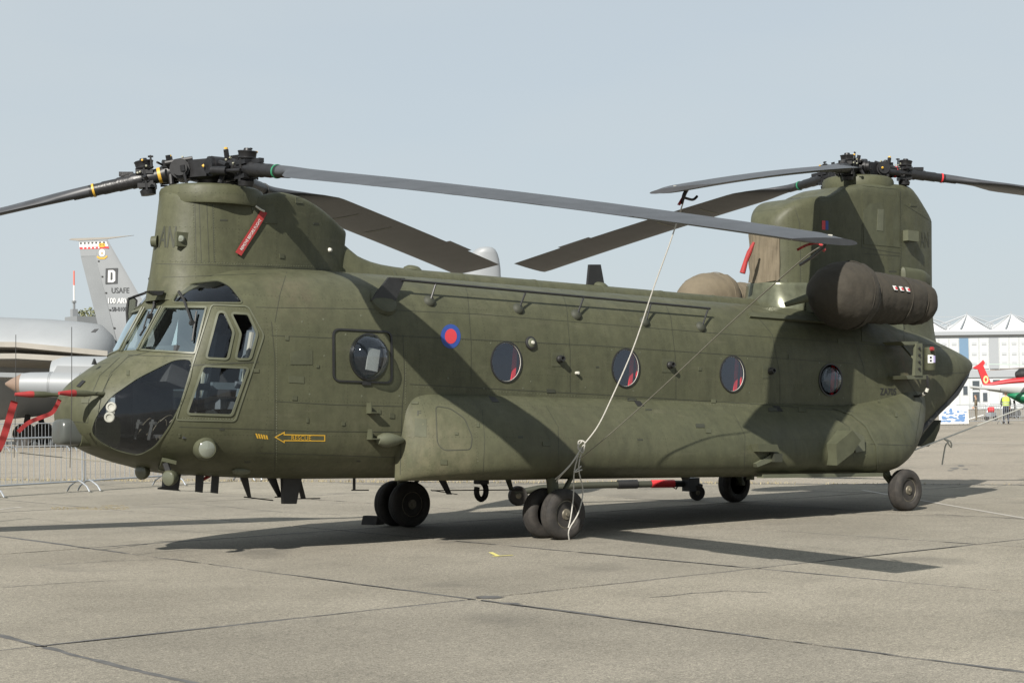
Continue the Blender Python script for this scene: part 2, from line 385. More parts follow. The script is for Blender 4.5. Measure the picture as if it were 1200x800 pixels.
# ================================================================= GROUND
def concrete(name, c0, c1, dark, sc=1.0):
    m = bpy.data.materials.new(name); m.use_nodes = True; t = m.node_tree; b = t.nodes['Principled BSDF']; L = t.links.new
    g = nd(t, 'ShaderNodeNewGeometry')
    def noise(scale, det=8, ro=.6, st=(1, 1, 1)):
        mp = nd(t, 'ShaderNodeMapping'); mp.inputs['Scale'].default_value = st; L(g.outputs['Position'], mp.inputs[0])
        n = nd(t, 'ShaderNodeTexNoise'); n.inputs['Scale'].default_value = scale; n.inputs['Detail'].default_value = det; n.inputs['Roughness'].default_value = ro; L(mp.outputs[0], n.inputs[0]); return n.outputs[0]
    def ramp(x, p0, p1, a, c):
        r = nd(t, 'ShaderNodeValToRGB'); e = r.color_ramp.elements; e[0].position = p0; e[1].position = p1; e[0].color = a; e[1].color = c; L(x, r.inputs[0]); return r.outputs[0]
    def mix(f, a, c, mode='MIX'):
        x = nd(t, 'ShaderNodeMix', data_type='RGBA', blend_type=mode)
        if isinstance(f, float): x.inputs[0].default_value = f
        else: L(f, x.inputs[0])
        for v, i in ((a, 6), (c, 7)):
            if isinstance(v, tuple): x.inputs[i].default_value = v
            else: L(v, x.inputs[i])
        return x.outputs[2]
    k = (0, 0, 0, 1); o = (1, 1, 1, 1)
    c = ramp(noise(.35*sc, 6, .55), .35, .66, (*c0, 1), (*c1, 1))
    c = mix(ramp(noise(1.6*sc, 8, .7), .5, .78, k, (.55, .55, .55, 1)), c, (*dark, 1))
    c = mix(ramp(noise(.9*sc, 9, .75, (.6, 2.2, 1)), .58, .72, k, (.35, .35, .35, 1)), c, (*dark, 1))
    c = mix(1.0, c, ramp(noise(30, 6, .85), .36, .64, (.58, .58, .57, 1), (1.42, 1.41, 1.38, 1)), 'MULTIPLY')
    c = mix(1.0, c, ramp(noise(11, 6, .75), .30, .70, (.80, .80, .80, 1), (1.17, 1.16, 1.15, 1)), 'MULTIPLY')
    c = mix(1.0, c, ramp(noise(75, 3, .8), .38, .62, (.62, .61, .60, 1), (1.38, 1.38, 1.36, 1)), 'MULTIPLY')
    oi = nd(t, 'ShaderNodeObjectInfo'); c = mix(1.0, c, ramp(oi.outputs['Random'], 0, 1, (.87, .87, .88, 1), (1.10, 1.09, 1.07, 1)), 'MULTIPLY')
    c = mix(ramp(noise(.55, 4, .5, (1, 1, 1)), .60, .70, k, (.45, .45, .45, 1)), c, tuple(x*.75 for x in dark)+(1,))
    L(c, b.inputs['Base Color']); b.inputs['Roughness'].default_value = .9; b.inputs['Specular IOR Level'].default_value = .25
    bp = nd(t, 'ShaderNodeBump'); bp.inputs['Strength'].default_value = .55; bp.inputs['Distance'].default_value = .01; L(noise(70, 6, .75), bp.inputs['Height']); L(bp.outputs[0], b.inputs['Normal'])
    return m
M['conc'] = concrete('near_concrete', (.174, .162, .137), (.226, .211, .180), (.118, .110, .094))
M['conc_far'] = concrete('far_concrete', (.20, .182, .156), (.248, .226, .193), (.155, .142, .122), .25)
M['grass'] = mat('dry_grass', (.26, .22, .13), .9, var=.4, scale=20)
M['paintw'] = mat('worn_road_paint', (.31, .29, .255), .8, var=.3, scale=5)
M['painty'] = mat('yellow_road_paint', (.50, .45, .14), .8, var=.2, scale=9)
gr = MB().add([(-1500, -1500, -.03), (3500, -1500, -.03), (3500, 4000, -.03), (-1500, 4000, -.03)], [(0, 1, 2, 3)]).build('ground', M['conc_far']); struct(gr)
# line of the grassy joint where the old slabs end
G0 = Vector((8.3, 20.8, 0)); G1 = Vector((20.6, .5, 0)); GD = (G1-G0).normalized(); GN = Vector((-GD.y, GD.x, 0))
if GN.x < 0: GN = -GN
gx = [-17.25+3.74*i for i in range(0, 12)]; gx = [-21.1, -17.3, -13.6, -9.8, -6.15, -2.47, 1.45, 5.07, 8.85, 12.6, 16.35, 20.1, 23.8, 27.6]
gy = [-28.1, -20.7, -13.25, -5.8, 1.6, 9.05, 16.5, 23.9]
def side(p): return (Vector((p[0], p[1], 0))-G0).dot(GN)
def clip(poly):
    out = []
    for i in range(len(poly)):
        a, b = poly[i-1], poly[i]; sa, sb = side(a), side(b)
        if sa*sb < 0: t = sa/(sa-sb); out.append((a[0]+(b[0]-a[0])*t, a[1]+(b[1]-a[1])*t))
        if sb <= 0: out.append(b)
    return out
apron = MB().add([(-60, -60, -.022), (-60, 133, -.022), tuple(G0-GD*130)[:2]+(-.022,), tuple(G1+GD*75)[:2]+(-.022,), (20, -70, -.022)], [(0, 1, 2, 3, 4)])
apron = MB().add([(-40, -40, -.007), (-40, 40, -.007), tuple(G0-GD*20)[:2]+(-.007,), tuple(G1+GD*45)[:2]+(-.007,)], [(3, 2, 1, 0)]).build('apron', M['sealant']); struct(apron)
rs = random.Random(21)
for i in range(len(gx)-1):
    for j in range(len(gy)-1):
        q = clip([(gx[i], gy[j]), (gx[i+1], gy[j]), (gx[i+1], gy[j+1]), (gx[i], gy[j+1])])
        if len(q) < 3: continue
        ar_ = abs(sum(q[k-1][0]*q[k][1]-q[k][0]*q[k-1][1] for k in range(len(q))))/2
        if ar_ < .5: continue
        near = -9 < gx[i] < 20 and gy[j] > -14
        e = dens(q, .16 if near else 1.5); c_ = Vector((sum(p[0] for p in q)/len(q), sum(p[1] for p in q)/len(q)))
        ins = inset_poly(e, .026)
        a2 = sum(e[k-1][0]*e[k][1]-e[k][0]*e[k-1][1] for k in range(len(e)))
        pts = []
        w = 0
        for p, p0 in zip(ins, e):
            w = w*.72+rs.uniform(-.011, .011); d_ = (Vector(p)-Vector(p0))
            pts.append(Vector(p)+d_.normalized()*(w+rs.uniform(0, .004)))
        n = len(pts); V = [(p.x, p.y, 0) for p in pts]+[(p.x, p.y, -.02) for p in pts]
        F = [tuple(range(n))]+[(k, n+k, n+(k+1) % n, (k+1) % n) for k in range(n)]
        MB().add(V, F).build('slab', M['conc'], apron, None)
def decal(name, pts, m, parent=gr, z=.004):
    MB().add([(p[0], p[1], z) for p in pts], [tuple(range(len(pts)))]).build(name, m, parent, None)
def pline(name, a, b, w, m, z=.004):
    a = Vector(a[:2]); b = Vector(b[:2]); d = (b-a).normalized(); n = Vector((-d.y, d.x))*w/2; decal(name, [a+n, b+n, b-n, a-n], m, gr, z)
p0 = ground_at(1030, 577.5); p1 = ground_at(1200, 607); dd = (p1-p0).normalized(); pline('painted_line', p0-dd*1, p1+dd*8, .09, M['paintw'])
p0 = ground_at(0, 596.5); p1 = ground_at(25, 594); dd = (p1-p0).normalized(); pline('painted_line', p0-dd*2, p1, .12, M['paintw'])
pline('painted_line', ground_at(1060, 517.5), ground_at(1300, 519.5), .35, M['paintw'], -.024)
pline('painted_line', ground_at(-60, 497), ground_at(70, 496), .35, M['paintw'], -.024)
for a, b in (((575, 647), (584, 651.5)), ((577, 652), (601, 650.5))): pline('chalk_mark', ground_at(*a), ground_at(*b), .05, M['painty'], .004 if a[0] < 576 else .006)
rk = random.Random(14)
def tar(p, q, w0, seed):
    rt = random.Random(seed); p = Vector(p); q = Vector(q); d_ = (q-p); L_ = d_.length; d_.normalize(); nn = Vector((-d_.y, d_.x)); n = int(L_/.09); V = []; w = w0; o_ = 0; on = True; segs = []; cur = []
    for i in range(n):
        c_ = p+d_*(L_*i/n)
        if side((c_.x, c_.y)) > -.1: break
        w = max(w0*.25, min(w0*1.7, w+rt.gauss(0, w0*.16))); o_ = o_*.93+rt.gauss(0, .004)
        cur.append((c_+nn*(o_+w*rt.uniform(.8, 1.1)), c_+nn*(o_-w*rt.uniform(.8, 1.1))))
    V = []
    for a_, b_ in cur: V += [(a_.x, a_.y, .0022), (b_.x, b_.y, .0022)]
    if len(cur) > 2: MB().add(V, [(2*i, 2*i+1, 2*i+3, 2*i+2) for i in range(len(cur)-1)]).build('joint_sealant', M['sealant'], apron, None)
for i, x in enumerate(gx[3:-1]):
    for j, y in enumerate(gy[:-1]): tar((x, y), (x, gy[j+1]), .025 if abs(x-1.45) < .1 or x < -2 else .013, 100+i*10+j)
for j, y in enumerate(gy[1:-1]):
    for i in range(3, len(gx)-2): tar((gx[i], y), (gx[i+1], y), .016 if gx[i] < 1.4 or y > 0 else .010, 300+i*10+j)
def crack(pts, w=.012):
    P = [Vector(ground_at(*p)[:2]) for p in pts]; Q = []
    for p, q in zip(P[:-1], P[1:]):
        n = max(2, int((q-p).length/.12))
        for i in range(n): Q.append(p.lerp(q, i/n)+Vector((rk.gauss(0, .015), rk.gauss(0, .015))))
    Q.append(P[-1]); V = []
    for i, p in enumerate(Q):
        d_ = (Q[min(i+1, len(Q)-1)]-Q[max(i-1, 0)]).normalized(); nn = Vector((-d_.y, d_.x))*w*rk.uniform(.3, 1.1)
        V += [(p.x+nn.x, p.y+nn.y, .003), (p.x-nn.x, p.y-nn.y, .003)]
    MB().add(V, [(2*i, 2*i+1, 2*i+3, 2*i+2) for i in range(len(Q)-1)]).build('crack', M['sealant'], apron, None)
for c_ in (((0, 688), (60, 684), (130, 680)), ((40, 663), (130, 657), (210, 655)), ((880, 598), (980, 602), (1100, 604), (1200, 606)), ((60, 583), (150, 580), (230, 574)), ((230, 590), (330, 600), (400, 603)), ((760, 700), (850, 692), (900, 694))): crack(c_)
def blob(u, v, ru, rv, m, z=.0025):
    pts = [ground_at(u+ru*math.cos(2*PI*k/26)*(1+rk.uniform(-.25, .25)), v+rv*math.sin(2*PI*k/26)*(1+rk.uniform(-.25, .25))) for k in range(26)]; decal('tar_patch', pts, m, apron, z)
sc_ = mat('tyre_scuff', (.10, .095, .085), .9)
for u_, v_, a_, b_ in ((1119, 547, 6, 1.2), (1126, 544, 5, 1.0), (1114, 549.5, 4, .8), (1131, 548, 4, .7)): decal('tyre_scuff', [ground_at(u_+a_*math.cos(2*PI*k/18)*rk.uniform(.6, 1.1), v_+b_*math.sin(2*PI*k/18)*rk.uniform(.6, 1.1)) for k in range(18)], sc_, gr, -.026)
blob(574, 699.5, 16, 1.6, M['sealant'], .0035); blob(598, 707, 12, 1.2, M['sealant'], .0035)
# dry grass in the joint
gv = MB(); rg = random.Random(5)
L_ = (G1-G0).length
for i in range(5200):
    t = rg.uniform(-.5, 1.9); base = G0+GD*(L_*t)+GN*rg.gauss(0, .10 if t > .75 else .22)
    dens_ = 1.0 if t < .78 else .38
    if rg.random() > dens_: continue
    h = rg.uniform(.015, .07)*(1 if t < .8 else .6); a = rg.uniform(0, 6.28); w = rg.uniform(.008, .02)
    dx, dy = math.cos(a)*w, math.sin(a)*w; lx, ly = rg.gauss(0, .03), rg.gauss(0, .03)
    gv.add([(base.x-dx, base.y-dy, -.03), (base.x+dx, base.y+dy, -.03), (base.x+lx, base.y+ly, h)], [(0, 1, 2)])
for i in range(260):
    c_ = ground_at(rg.uniform(60, 150), rg.uniform(594, 597)) if i < 200 else ground_at(rg.uniform(120, 145), 592.5)
    a = rg.uniform(0, 6.28); w = .012; gv.add([(c_.x-w, c_.y, 0), (c_.x+w, c_.y, 0), (c_.x+rg.gauss(0, .03), c_.y, rg.uniform(.005, .02))], [(0, 1, 2)])
g_ = gv.build('dry_grass', M['grass'], None, None); tag(g_, 'straw coloured dry grass growing along the joint in the pavement', 'grass', kind='stuff')
# dark sealed joint on the right half of that line
jt = MB(); P = []
for i in range(160):
    t = .45+i*.012; c_ = G0+GD*(L_*t); w = .10+rg.uniform(-.03, .03); P += [c_+GN*w, c_-GN*w]
jt.add([(p.x, p.y, .004) for p in P], [(2*i, 2*i+1, 2*i+3, 2*i+2) for i in range(159)]); jt.build('pavement_joint', M['sealant'], gr, None)
# ================================================================= THE TANDEM-ROTOR HELICOPTER
HX = Matrix(MB_)
heli = thing('transport_helicopter', 'large olive green tandem rotor transport helicopter parked across the concrete apron', 'helicopter', xf=HX)
HST = [(.33, 1.50, 1.44, 1.47, .02, 2, 2), (.34, 1.59, 1.35, 1.47, .15, 2, 2), (.38, 1.69, 1.26, 1.46, .29, 2, 2), (.49, 1.81, 1.15, 1.45, .46, 2.1, 2.1),
       (.68, 1.94, 1.04, 1.45, .64, 2.2, 2.2), (.9, 2.07, .96, 1.48, .80, 2.3, 2.3), (1.12, 2.19, .90, 1.52, .93, 2.3, 2.4), (1.3, 2.46, .86, 1.58, 1.02, 2.3, 2.5),
       (1.46, 2.77, .82, 1.65, 1.08, 2.4, 2.6), (1.7, 3.01, .79, 1.75, 1.14, 2.6, 2.8), (2.1, 3.15, .765, 1.85, 1.20, 2.8, 3.2), (2.7, 3.20, .74, 1.9, 1.255, 2.9, 3.8),
       (3.4, 3.22, .73, 1.95, 1.27, 3.0, 4.2), (6, 3.24, .73, 1.95, 1.27, 3.0, 4.4), (11.5, 3.24, .73, 1.95, 1.27, 3.0, 4.2), (12.6, 3.24, .76, 1.98, 1.27, 2.9, 3.8),
       (13.4, 3.20, .84, 2.02, 1.27, 2.8, 3.6), (14.1, 3.13, 1.08, 2.1, 1.25, 2.6, 3.4), (14.5, 3.06, 1.38, 2.18, 1.23, 2.5, 3.3), (14.9, 2.98, 1.67, 2.28, 1.19, 2.4, 3.2), (15.3, 2.87, 1.97, 2.4, 1.11, 2.3, 3),
       (15.62, 2.76, 2.22, 2.46, 1.02, 2.2, 2.8), (15.86, 2.66, 2.34, 2.48, .86, 2.1, 2.4), (15.99, 2.58, 2.42, 2.49, .58, 2, 2), (16.03, 2.51, 2.47, 2.49, .05, 2, 2)]
hx = sorted(set([round(.33+.44*(i/20)**1.8, 4) for i in range(20)] + [round(.77+.075*i, 4) for i in range(0, 14)] + [round(1.9+.22*i, 4) for i in range(0, 53)] + [round(13.5+.12*i, 4) for i in range(0, 18)] + [15.6, 15.7, 15.77, 15.83, 15.88, 15.92, 15.95, 15.98, 16.01, 16.03]))
hullVF = loft(HST, np.array(hx), 120)
def podprof():
    # sponson half: lofted over x; section listed as (y, z) from wall over the shoulder and down to the belly
    base = [(1.20, 1.76), (1.32, 1.742), (1.43, 1.685), (1.545, 1.59), (1.66, 1.48), (1.77, 1.34), (1.84, 1.18), (1.865, 1.04), (1.84, .91), (1.76, .81), (1.60, .75), (1.40, .725), (1.10, .72)]
    return base
def podVF(sign=-1):
    xs = list(np.concatenate([[3.98, 4.0, 4.04, 4.1, 4.18, 4.28, 4.4, 4.55, 4.75, 5.0], np.arange(5.3, 11.3, .4), [11.5, 11.8, 12.05, 12.25, 12.45, 12.65, 12.85, 13.0, 13.15, 13.3, 13.45, 13.6, 13.75, 13.9, 14.02, 14.12, 14.19]]))
    V = []; F = []; base = podprof(); n = len(base)
    bx = [b[0] for b in base]; bz = [b[1] for b in base]
    tt = np.linspace(0, n-1, 40); by = pchip(range(n), bx, tt); bzz = pchip(range(n), bz, tt)
    fg = lambda x: float(pchip([3.98, 4.01, 4.08, 4.22, 4.5, 4.9, 5.3, 5.8], [0.02, .17, .30, .46, .66, .85, .95, 1], np.array([x]))[0])
    for x in xs:
        if x < 5.8: g = fg(x); top, bot = 1.76, .72
        elif x > 12.0:
            g = float(pchip([12.0, 12.7, 13.35, 13.9, 14.2], [1, .9, .64, .30, .04], np.array([x]))[0])
            top = 1.76+.40*((x-12)/2.2)**1.5; bot = float(pchip([12, 12.67, 13.08, 13.35, 13.7, 14.0, 14.2], [.72, .75, .86, .98, 1.22, 1.50, 1.66], np.array([x]))[0])
        else: g = 1; top, bot = 1.76, .72
        for y, z in zip(by, bzz): V.append((x, sign*(1.14+(y-1.10)*g if g < 1 else y), bot+(z-.72)/(1.04)*(top-bot)))
    m = 40
    for j in range(len(xs)-1):
        for k in range(m-1): F.append((j*m+k, j*m+k+1, (j+1)*m+k+1, (j+1)*m+k))
    return V, F
podp = podVF(-1); pods = podVF(1)
def pylonVF(st, zb, flare, fz, xs, rnd=.16, n=26, lean=0.0):
    """upright fin-like fairing; st rows: (x, halfwidth, ztop)"""
    a = np.array(st, float); w = pchip(a[:, 0], a[:, 1], xs); zt = pchip(a[:, 0], a[:, 2], xs)
    V = []; F = []; m = 2*n+1
    for j, x in enumerate(xs):
        for k in range(m):
            s = (k-n)/n; q = abs(s)
            # q=1 base, q->0 centreline top
            r = min(rnd, max(w[j], .001))
            if q > .35:
                t = (q-.35)/.65; z = (zt[j]-r)+(zb-(zt[j]-r))*t; y = w[j]+flare*math.exp(-max(0, z-zb-.12)/fz)*(1 if w[j] > .02 else w[j]/.02)
            else:
                t = q/.35; fl = flare*math.exp(-max(0, zt[j]-r-zb-.12)/fz)
                if t > .5: aa = (t-.5)/.5*PI/2; z = zt[j]-r+r*math.cos(aa); y = w[j]+fl-r+r*math.sin(aa) if w[j] > r else (w[j])*math.sin(aa)
                else: z = zt[j]; y = (w[j]+fl-r)*t/.5 if w[j] > r else 0
            V.append((x+lean*(zt.max()-z), math.copysign(y, s) if s else 0, z))
    for j in range(len(xs)-1):
        for k in range(m-1): F.append((j*m+k, j*m+k+1, (j+1)*m+k+1, (j+1)*m+k))
    F.append(tuple(range(m))); F.append(tuple((len(xs)-1)*m+k for k in range(m))[::-1])
    return V, F
def frontround(x0, L, w, n=16, p=2.0):      # (x, w) pairs for a blunt rounded front
    return [(x0+L*(1-math.cos(i/n*PI/2)), w*(1-(1-(1-math.cos(i/n*PI/2)))**p)**(1/p)) for i in range(n+1)]
# forward pylon
fr = frontround(1.52, .62, .50)
stf = [(x, max(w, .012), 3.99) for x, w in fr] + [(2.5, .52, 4.02), (2.8, .50, 4.08), (3.1, .44, 4.06), (3.4, .35, 3.99), (3.65, .26, 3.90), (3.85, .17, 3.82), (3.96, .12, 3.78), (3.99, .10, 3.77)]
fxs = np.array(sorted(set([round(x, 4) for x, w in fr] + [round(2.2+.06*i, 3) for i in range(30)] + [3.96, 3.985])))
fpyl = pylonVF(stf, 2.75, .05, .25, fxs, rnd=.07, n=26, lean=-.10)
# aft pylon
ar = frontround(11.66, .95, .58, p=2.2)
sta = [(x, max(w, .012), z) for (x, w), z in zip(ar, [4.34+.66*math.sin(i/16*PI/2)**.8 for i in range(17)])] + [(12.9, .61, 5.11), (13.3, .61, 5.25), (13.9, .60, 5.33), (14.5, .54, 5.38), (14.75, .50, 5.39), (15.0, .45, 5.30), (15.25, .39, 5.165), (15.50, .32, 5.03), (15.58, .29, 4.98)]
axs = np.array(sorted(set([round(x, 4) for x, w in ar] + [round(12.65+.1*i, 3) for i in range(30)] + [15.565])))
apyl = pylonVF(sta, 2.7, .10, .3, axs, rnd=.13, n=30)
def settle(vf, lo=.05):
    V, F = vf; hs_ = Surf(hullVF).b; out = []
    for v in V:
        if v[2] < 3.35:
            h = hs_.ray_cast(Vector((v[0], v[1], 6)), Vector((0, 0, -1)))
            if h[0] is not None and v[2] < h[0].z-lo: v = (v[0], v[1], h[0].z-lo)
        out.append(v)
    return out, F
fpyl = settle(fpyl); apyl = settle(apyl)
HULL = Surf(hullVF, podp, pods, fpyl, apyl)
BODY = Surf(hullVF)
# ---- windows (pixel outlines read off the photograph on the port side)
PW = {  # cockpit panes
 'door_window_a': [(256.5, 366.7), (262.5, 367), (272.7, 389.3), (266, 419.7), (242.6, 418.7)],
 'door_window_b': [(272, 368), (290.3, 369), (300.4, 391), (292.3, 419.7), (277, 419.7), (283, 391)],
 'door_window_c': [(239, 429.8), (289.6, 432), (271, 485.5), (220.4, 483.8)],
 'windscreen': [(193.4, 361), (240.7, 361.3), (227.5, 413), (165, 409.5)],
 'eyebrow': [(201.9, 353.9), (211.3, 338.7), (226, 332), (256, 328.6), (269.4, 335.3), (284.6, 354.6)],
 'chin': [(106.7, 505.7), (112.4, 488), (129.3, 465.3), (161.4, 443.3), (205, 421.5), (225.5, 421), (223, 440), (212, 472), (198.5, 499), (181.6, 523), (163, 533.4), (137.8, 527.7), (117.5, 517.6)]}
CABW = [(593, 424, 17.5, 23), (733, 431, 15.6, 21.8), (858, 438, 14, 20.5), (973, 445, 13, 18)]
HATCH = (431, 418, 20, 25.5)
cutl = []
def addcut(poly, **k):
    m = cutter(BODY, poly, MB(), **k); cutl.append(m); cutl.append(mirror(m))
for kx in ('door_window_a', 'door_window_b', 'door_window_c', 'windscreen', 'eyebrow', 'chin'): addcut(rpoly(PW[kx], 3), near=.2, far=.22)
for u, v, a, b in CABW: addcut(ell(u, v, a, b, 28))
addcut(ell(*HATCH[:2], HATCH[2], HATCH[3], 28))
# centre windscreen pane, straight ahead
ctr = [(143.5, 410.5), (159.0, 409.8), (186.2, 361), (171.5, 362)]
cutl.append(cutter(BODY, ctr, MB(), near=.2, far=.22))
inner = loft([(x, a, b, c, d, e, f) for x, a, b, c, d, e, f in HST], np.array([x for x in hx if .5 < x < 15.6]), 60, inset=.05)
hm = MB(); hm.add(*hullVF, 0); iv, if_ = inner; hm.add(iv, [tuple(reversed(f)) for f in if_], 1)
tmp = bpy.data.objects.new('hull_tmp', None)
me = bpy.data.meshes.new('fuselage'); me.from_pydata(hm.v, [], hm.f); me.materials.append(M['skin']); me.materials.append(M['inside']); me.polygons.foreach_set('material_index', hm.mi)
body = bpy.data.objects.new('fuselage', me); C.objects.link(body)
cobs = []
bm = bmesh.new(); bm.from_mesh(me); bmesh.ops.triangulate(bm, faces=[f for f in bm.faces if len(f.verts) > 4]); bm.to_mesh(me); bm.free()
for cm in cutl:
    co = bpy.data.objects.new('cut', cm.mesh('cut', M['inside'])); C.objects.link(co); cobs.append(co)
    mod = body.modifiers.new('b', 'BOOLEAN'); mod.object = co; mod.operation = 'DIFFERENCE'; mod.solver = 'EXACT'
bpy.context.view_layer.update(); dg = bpy.context.evaluated_depsgraph_get()
me2 = bpy.data.meshes.new_from_object(body.evaluated_get(dg)); body.modifiers.clear(); body.data = me2; me2.name = 'fuselage'
for co in cobs: bpy.data.objects.remove(co)
# smooth normals taken from the uncut hull so that the window cut-outs do not ripple the skin
bmh = bmesh.new(); vv = [bmh.verts.new(p) for p in hullVF[0]]
for f in hullVF[1]: bmh.faces.new([vv[i] for i in f])
bmesh.ops.recalc_face_normals(bmh, faces=bmh.faces[:]); bmh.normal_update(); bmh.faces.ensure_lookup_table()
hb = BVHTree.FromBMesh(bmh)
for p in me2.polygons: p.use_smooth = True
vn = [None]*len(me2.vertices)
for i, v in enumerate(me2.vertices):
    loc, n_, fi, dist = hb.find_nearest(v.co)
    if dist < .004:
        f = bmh.faces[fi]; ws = []; 
        for q in f.verts: ws.append((1/((q.co-v.co).length+.002), q.normal))
        s_ = Vector((0, 0, 0)); 
        for w_, n2 in ws: s_ += n2*w_
        vn[i] = s_.normalized()
ln = []
for p in me2.polygons:
    outer = all(vn[i] is not None for i in p.vertices) and vn[p.vertices[0]].dot(p.normal) > .6
    for li in p.loop_indices:
        vi = me2.loops[li].vertex_index
        ln.append(tuple(vn[vi]) if outer else tuple(p.normal))
me2.normals_split_custom_set(ln)
bmh.free(); body.parent = heli
print('hull polys', len(me2.polygons))
def part(name, mb, m, parent=heli, smooth=R(35), label=None):
    o = mb.build(name, m, parent, smooth)
    if label: o['label'] = label
    return o
pod1 = part('sponson', MB().add(*podp), M['skin']); pod2 = part('sponson', MB().add(*pods), M['skin'])
fp = part('forward_pylon', MB().add(*fpyl), M['skin'], smooth=R(50)); ap = part('aft_pylon', MB().add(*apyl), M['skin'], smooth=R(50))
# spine tunnel along the roof
tst = [(3.6, 3.66, 3.0, 3.05, .10, 3, 3), (3.95, 3.60, 3.0, 3.05, .13, 3, 3), (4.15, 3.47, 3.0, 3.05, .18, 3, 3), (4.5, 3.385, 3.0, 3.05, .225, 3, 3), (5.0, 3.36, 3.0, 3.05, .24, 3, 3), (11.6, 3.36, 3.0, 3.05, .24, 3, 3)]
sp = part('drive_tunnel', MB().add(*loft(tst, np.array([3.6, 3.75, 3.9, 3.97, 4.05, 4.15, 4.25, 4.35, 4.5, 4.7, 5.0]+list(np.arange(5.4, 11.7, .6))), 32)), M['skin'])
mb = MB()
for x in (4.6, 5.75, 7.0, 8.2, 9.4, 10.5): part('tunnel_band', MB().add(*loft([(x, 3.366, 3.0, 3.05, .246, 3, 3), (x+.04, 3.366, 3.0, 3.05, .246, 3, 3)], np.array([x, x+.02, x+.04]), 28)), M['skin2'], sp)
for x, y in ((5.05, .0), (8.3, .0)):
    part('roof_vent', MB().lathe([(0, .13), (.03, .12), (.06, .08), (.07, 0)], (x, y, 3.34), (0.2, 0, 1), 20), M['skin2'], sp)
# pylon caps
def cap(x, z, r, par, name='pylon_cap'):
    return part(name, MB().lathe([(-.15, r*.90), (-.145, r*.985), (-.12, r), (.02, r*1.0), (.055, r*.975), (.08, r*.90), (.092, r*.75), (.10, r*.4), (.102, 0)], (x, 0, z), (0, 0, 1), 48), M['skin'], par)
cap(2.13, 4.01, .60, fp); cap(14.0, 5.385, .57, ap)
# ---- glazing
def pane(name, poly, matn, parent, off=-.004, cuts=2, both=True, label=None):
    m = patch(BODY, poly, off, cuts); o = part(name, m, matn, parent, R(60), label)
    if both: part(name, mirror(m), matn, parent, R(60))
    return o
def frame(name, poly, w, matn, parent, off=.012, both=True):
    m = ring(BODY, poly, w, off); part(name, m, matn, parent, R(30))
    if both: part(name, mirror(m), matn, parent, R(30))
DOOR = rpoly([(247.4, 356.5), (291, 358.5), (310, 392.7), (276, 494), (205, 492.5), (224, 430)], 5)
doors = []
dmb = ring(BODY, DOOR, 1.6, .010)
door = part('cockpit_door', dmb, M['skin3']); door2 = part('cockpit_door', mirror(dmb), M['skin3'])
for k_ in 'abc':
    P = rpoly(PW['door_window_'+k_], 3); g_ = P
    m = patch(BODY, inset_poly(P, -.5), -.006, 2); part('door_window', m, M['dglass'], door, R(60)); part('door_window', mirror(m), M['dglass'], door2, R(60))
    m = ring(BODY, inset_poly(P, -2.4), 2.6, .012); part('window_frame', m, M['skin3'], door, R(30)); part('window_frame', mirror(m), M['skin3'], door2, R(30))
m = MB(); strip_ = [(222, 428), (303, 424)]
strip(BODY, strip_, 1.2, .004, m); part('door_seam', m, M['seam'], door)
def flatpane(poly, off=-.01):
    pts = [BODY.cast(*p, off)[0] for p in poly]; return MB().add(pts, [tuple(range(len(pts)))])
for nm, poly in (('windscreen', PW['windscreen']),):
    m = patch(BODY, inset_poly(rpoly(poly, 3), -.6), -.008, 2); part('windscreen', m, M['glass'], heli, R(60)); part('windscreen', mirror(m), M['glass'], heli, R(60))
    frame('windscreen_frame', rpoly(inset_poly(poly, -2.0), 3), 2.0, M['skin3'], heli, .014)
m = patch(BODY, inset_poly(ctr, -.6), -.008, 2); part('windscreen', m, M['glass'], heli, R(60), 'narrow centre pane of the windscreen')
for a, b in (((162.8, 411.2), (190, 359.8)), ((141.2, 412.2), (169, 360.6))):
    for dx in (-1.3, 1.5):
        m = MB().tube([BODY.cast(a[0]+dx+(b[0]-a[0])*t, a[1]+(b[1]-a[1])*t, .015)[0] for t in (0, .25, .5, .75, 1)], .011, 6)
        part('windscreen_post', m, M['skin3'])
pane('eyebrow_window', inset_poly(rpoly(PW['eyebrow'], 5), -.5), M['dglass'], heli, -.004, 3)
frame('eyebrow_frame', inset_poly(rpoly(PW['eyebrow'], 5), -1.6), 1.8, M['skin2'], heli, .008)
pane('chin_window', inset_poly(rpoly(PW['chin'], 8), -.5), M['dglass'], heli, .004, 3)
frame('chin_frame', inset_poly(rpoly(PW['chin'], 8), -1.5), 1.8, M['skin2'], heli, .010)
for i, (u, v, a, b) in enumerate(CABW):
    m0 = ring(BODY, ell(u, v, a+.9, b+1.1, 40), 1.4, .014, step=3)
    w_ = part('cabin_window', m0, M['black'], heli, R(30)); w2 = part('cabin_window', mirror(m0), M['black'], heli, R(30))
    if i < 3: m = patch(BODY, ell(u, v, a, b, 32), -.002, 2)
    else:
        m = MB(); c0, n0, _ = BODY.cast(u, v); m.lathe([(-.01, .19), (.05, .178), (.10, .14), (.135, .08), (.148, 0)], c0, (0, -1, 0), 28)
        w_['label'] = 'round cabin window with bulging bubble pane'
    if i < 3:
        mr_ = ring(BODY, ell(u, v, a+.2, b+.2, 40), .8, .004, step=3); part('window_liner', mr_, M['ivory'], w_, R(30))
    part('pane', m, M['wglass'] if i < 3 else M['dglass'], w_, R(60)); part('pane', mirror(m), M['wglass'], w2, R(60))
zm = MB()
for du in (0, .35): text_on(HULL, 'F', 491+du, 484, 4.2, 5.6, off=.004, mb=zm)
part('stencil', zm, M['seam'], pod1)
rq = random.Random(77)
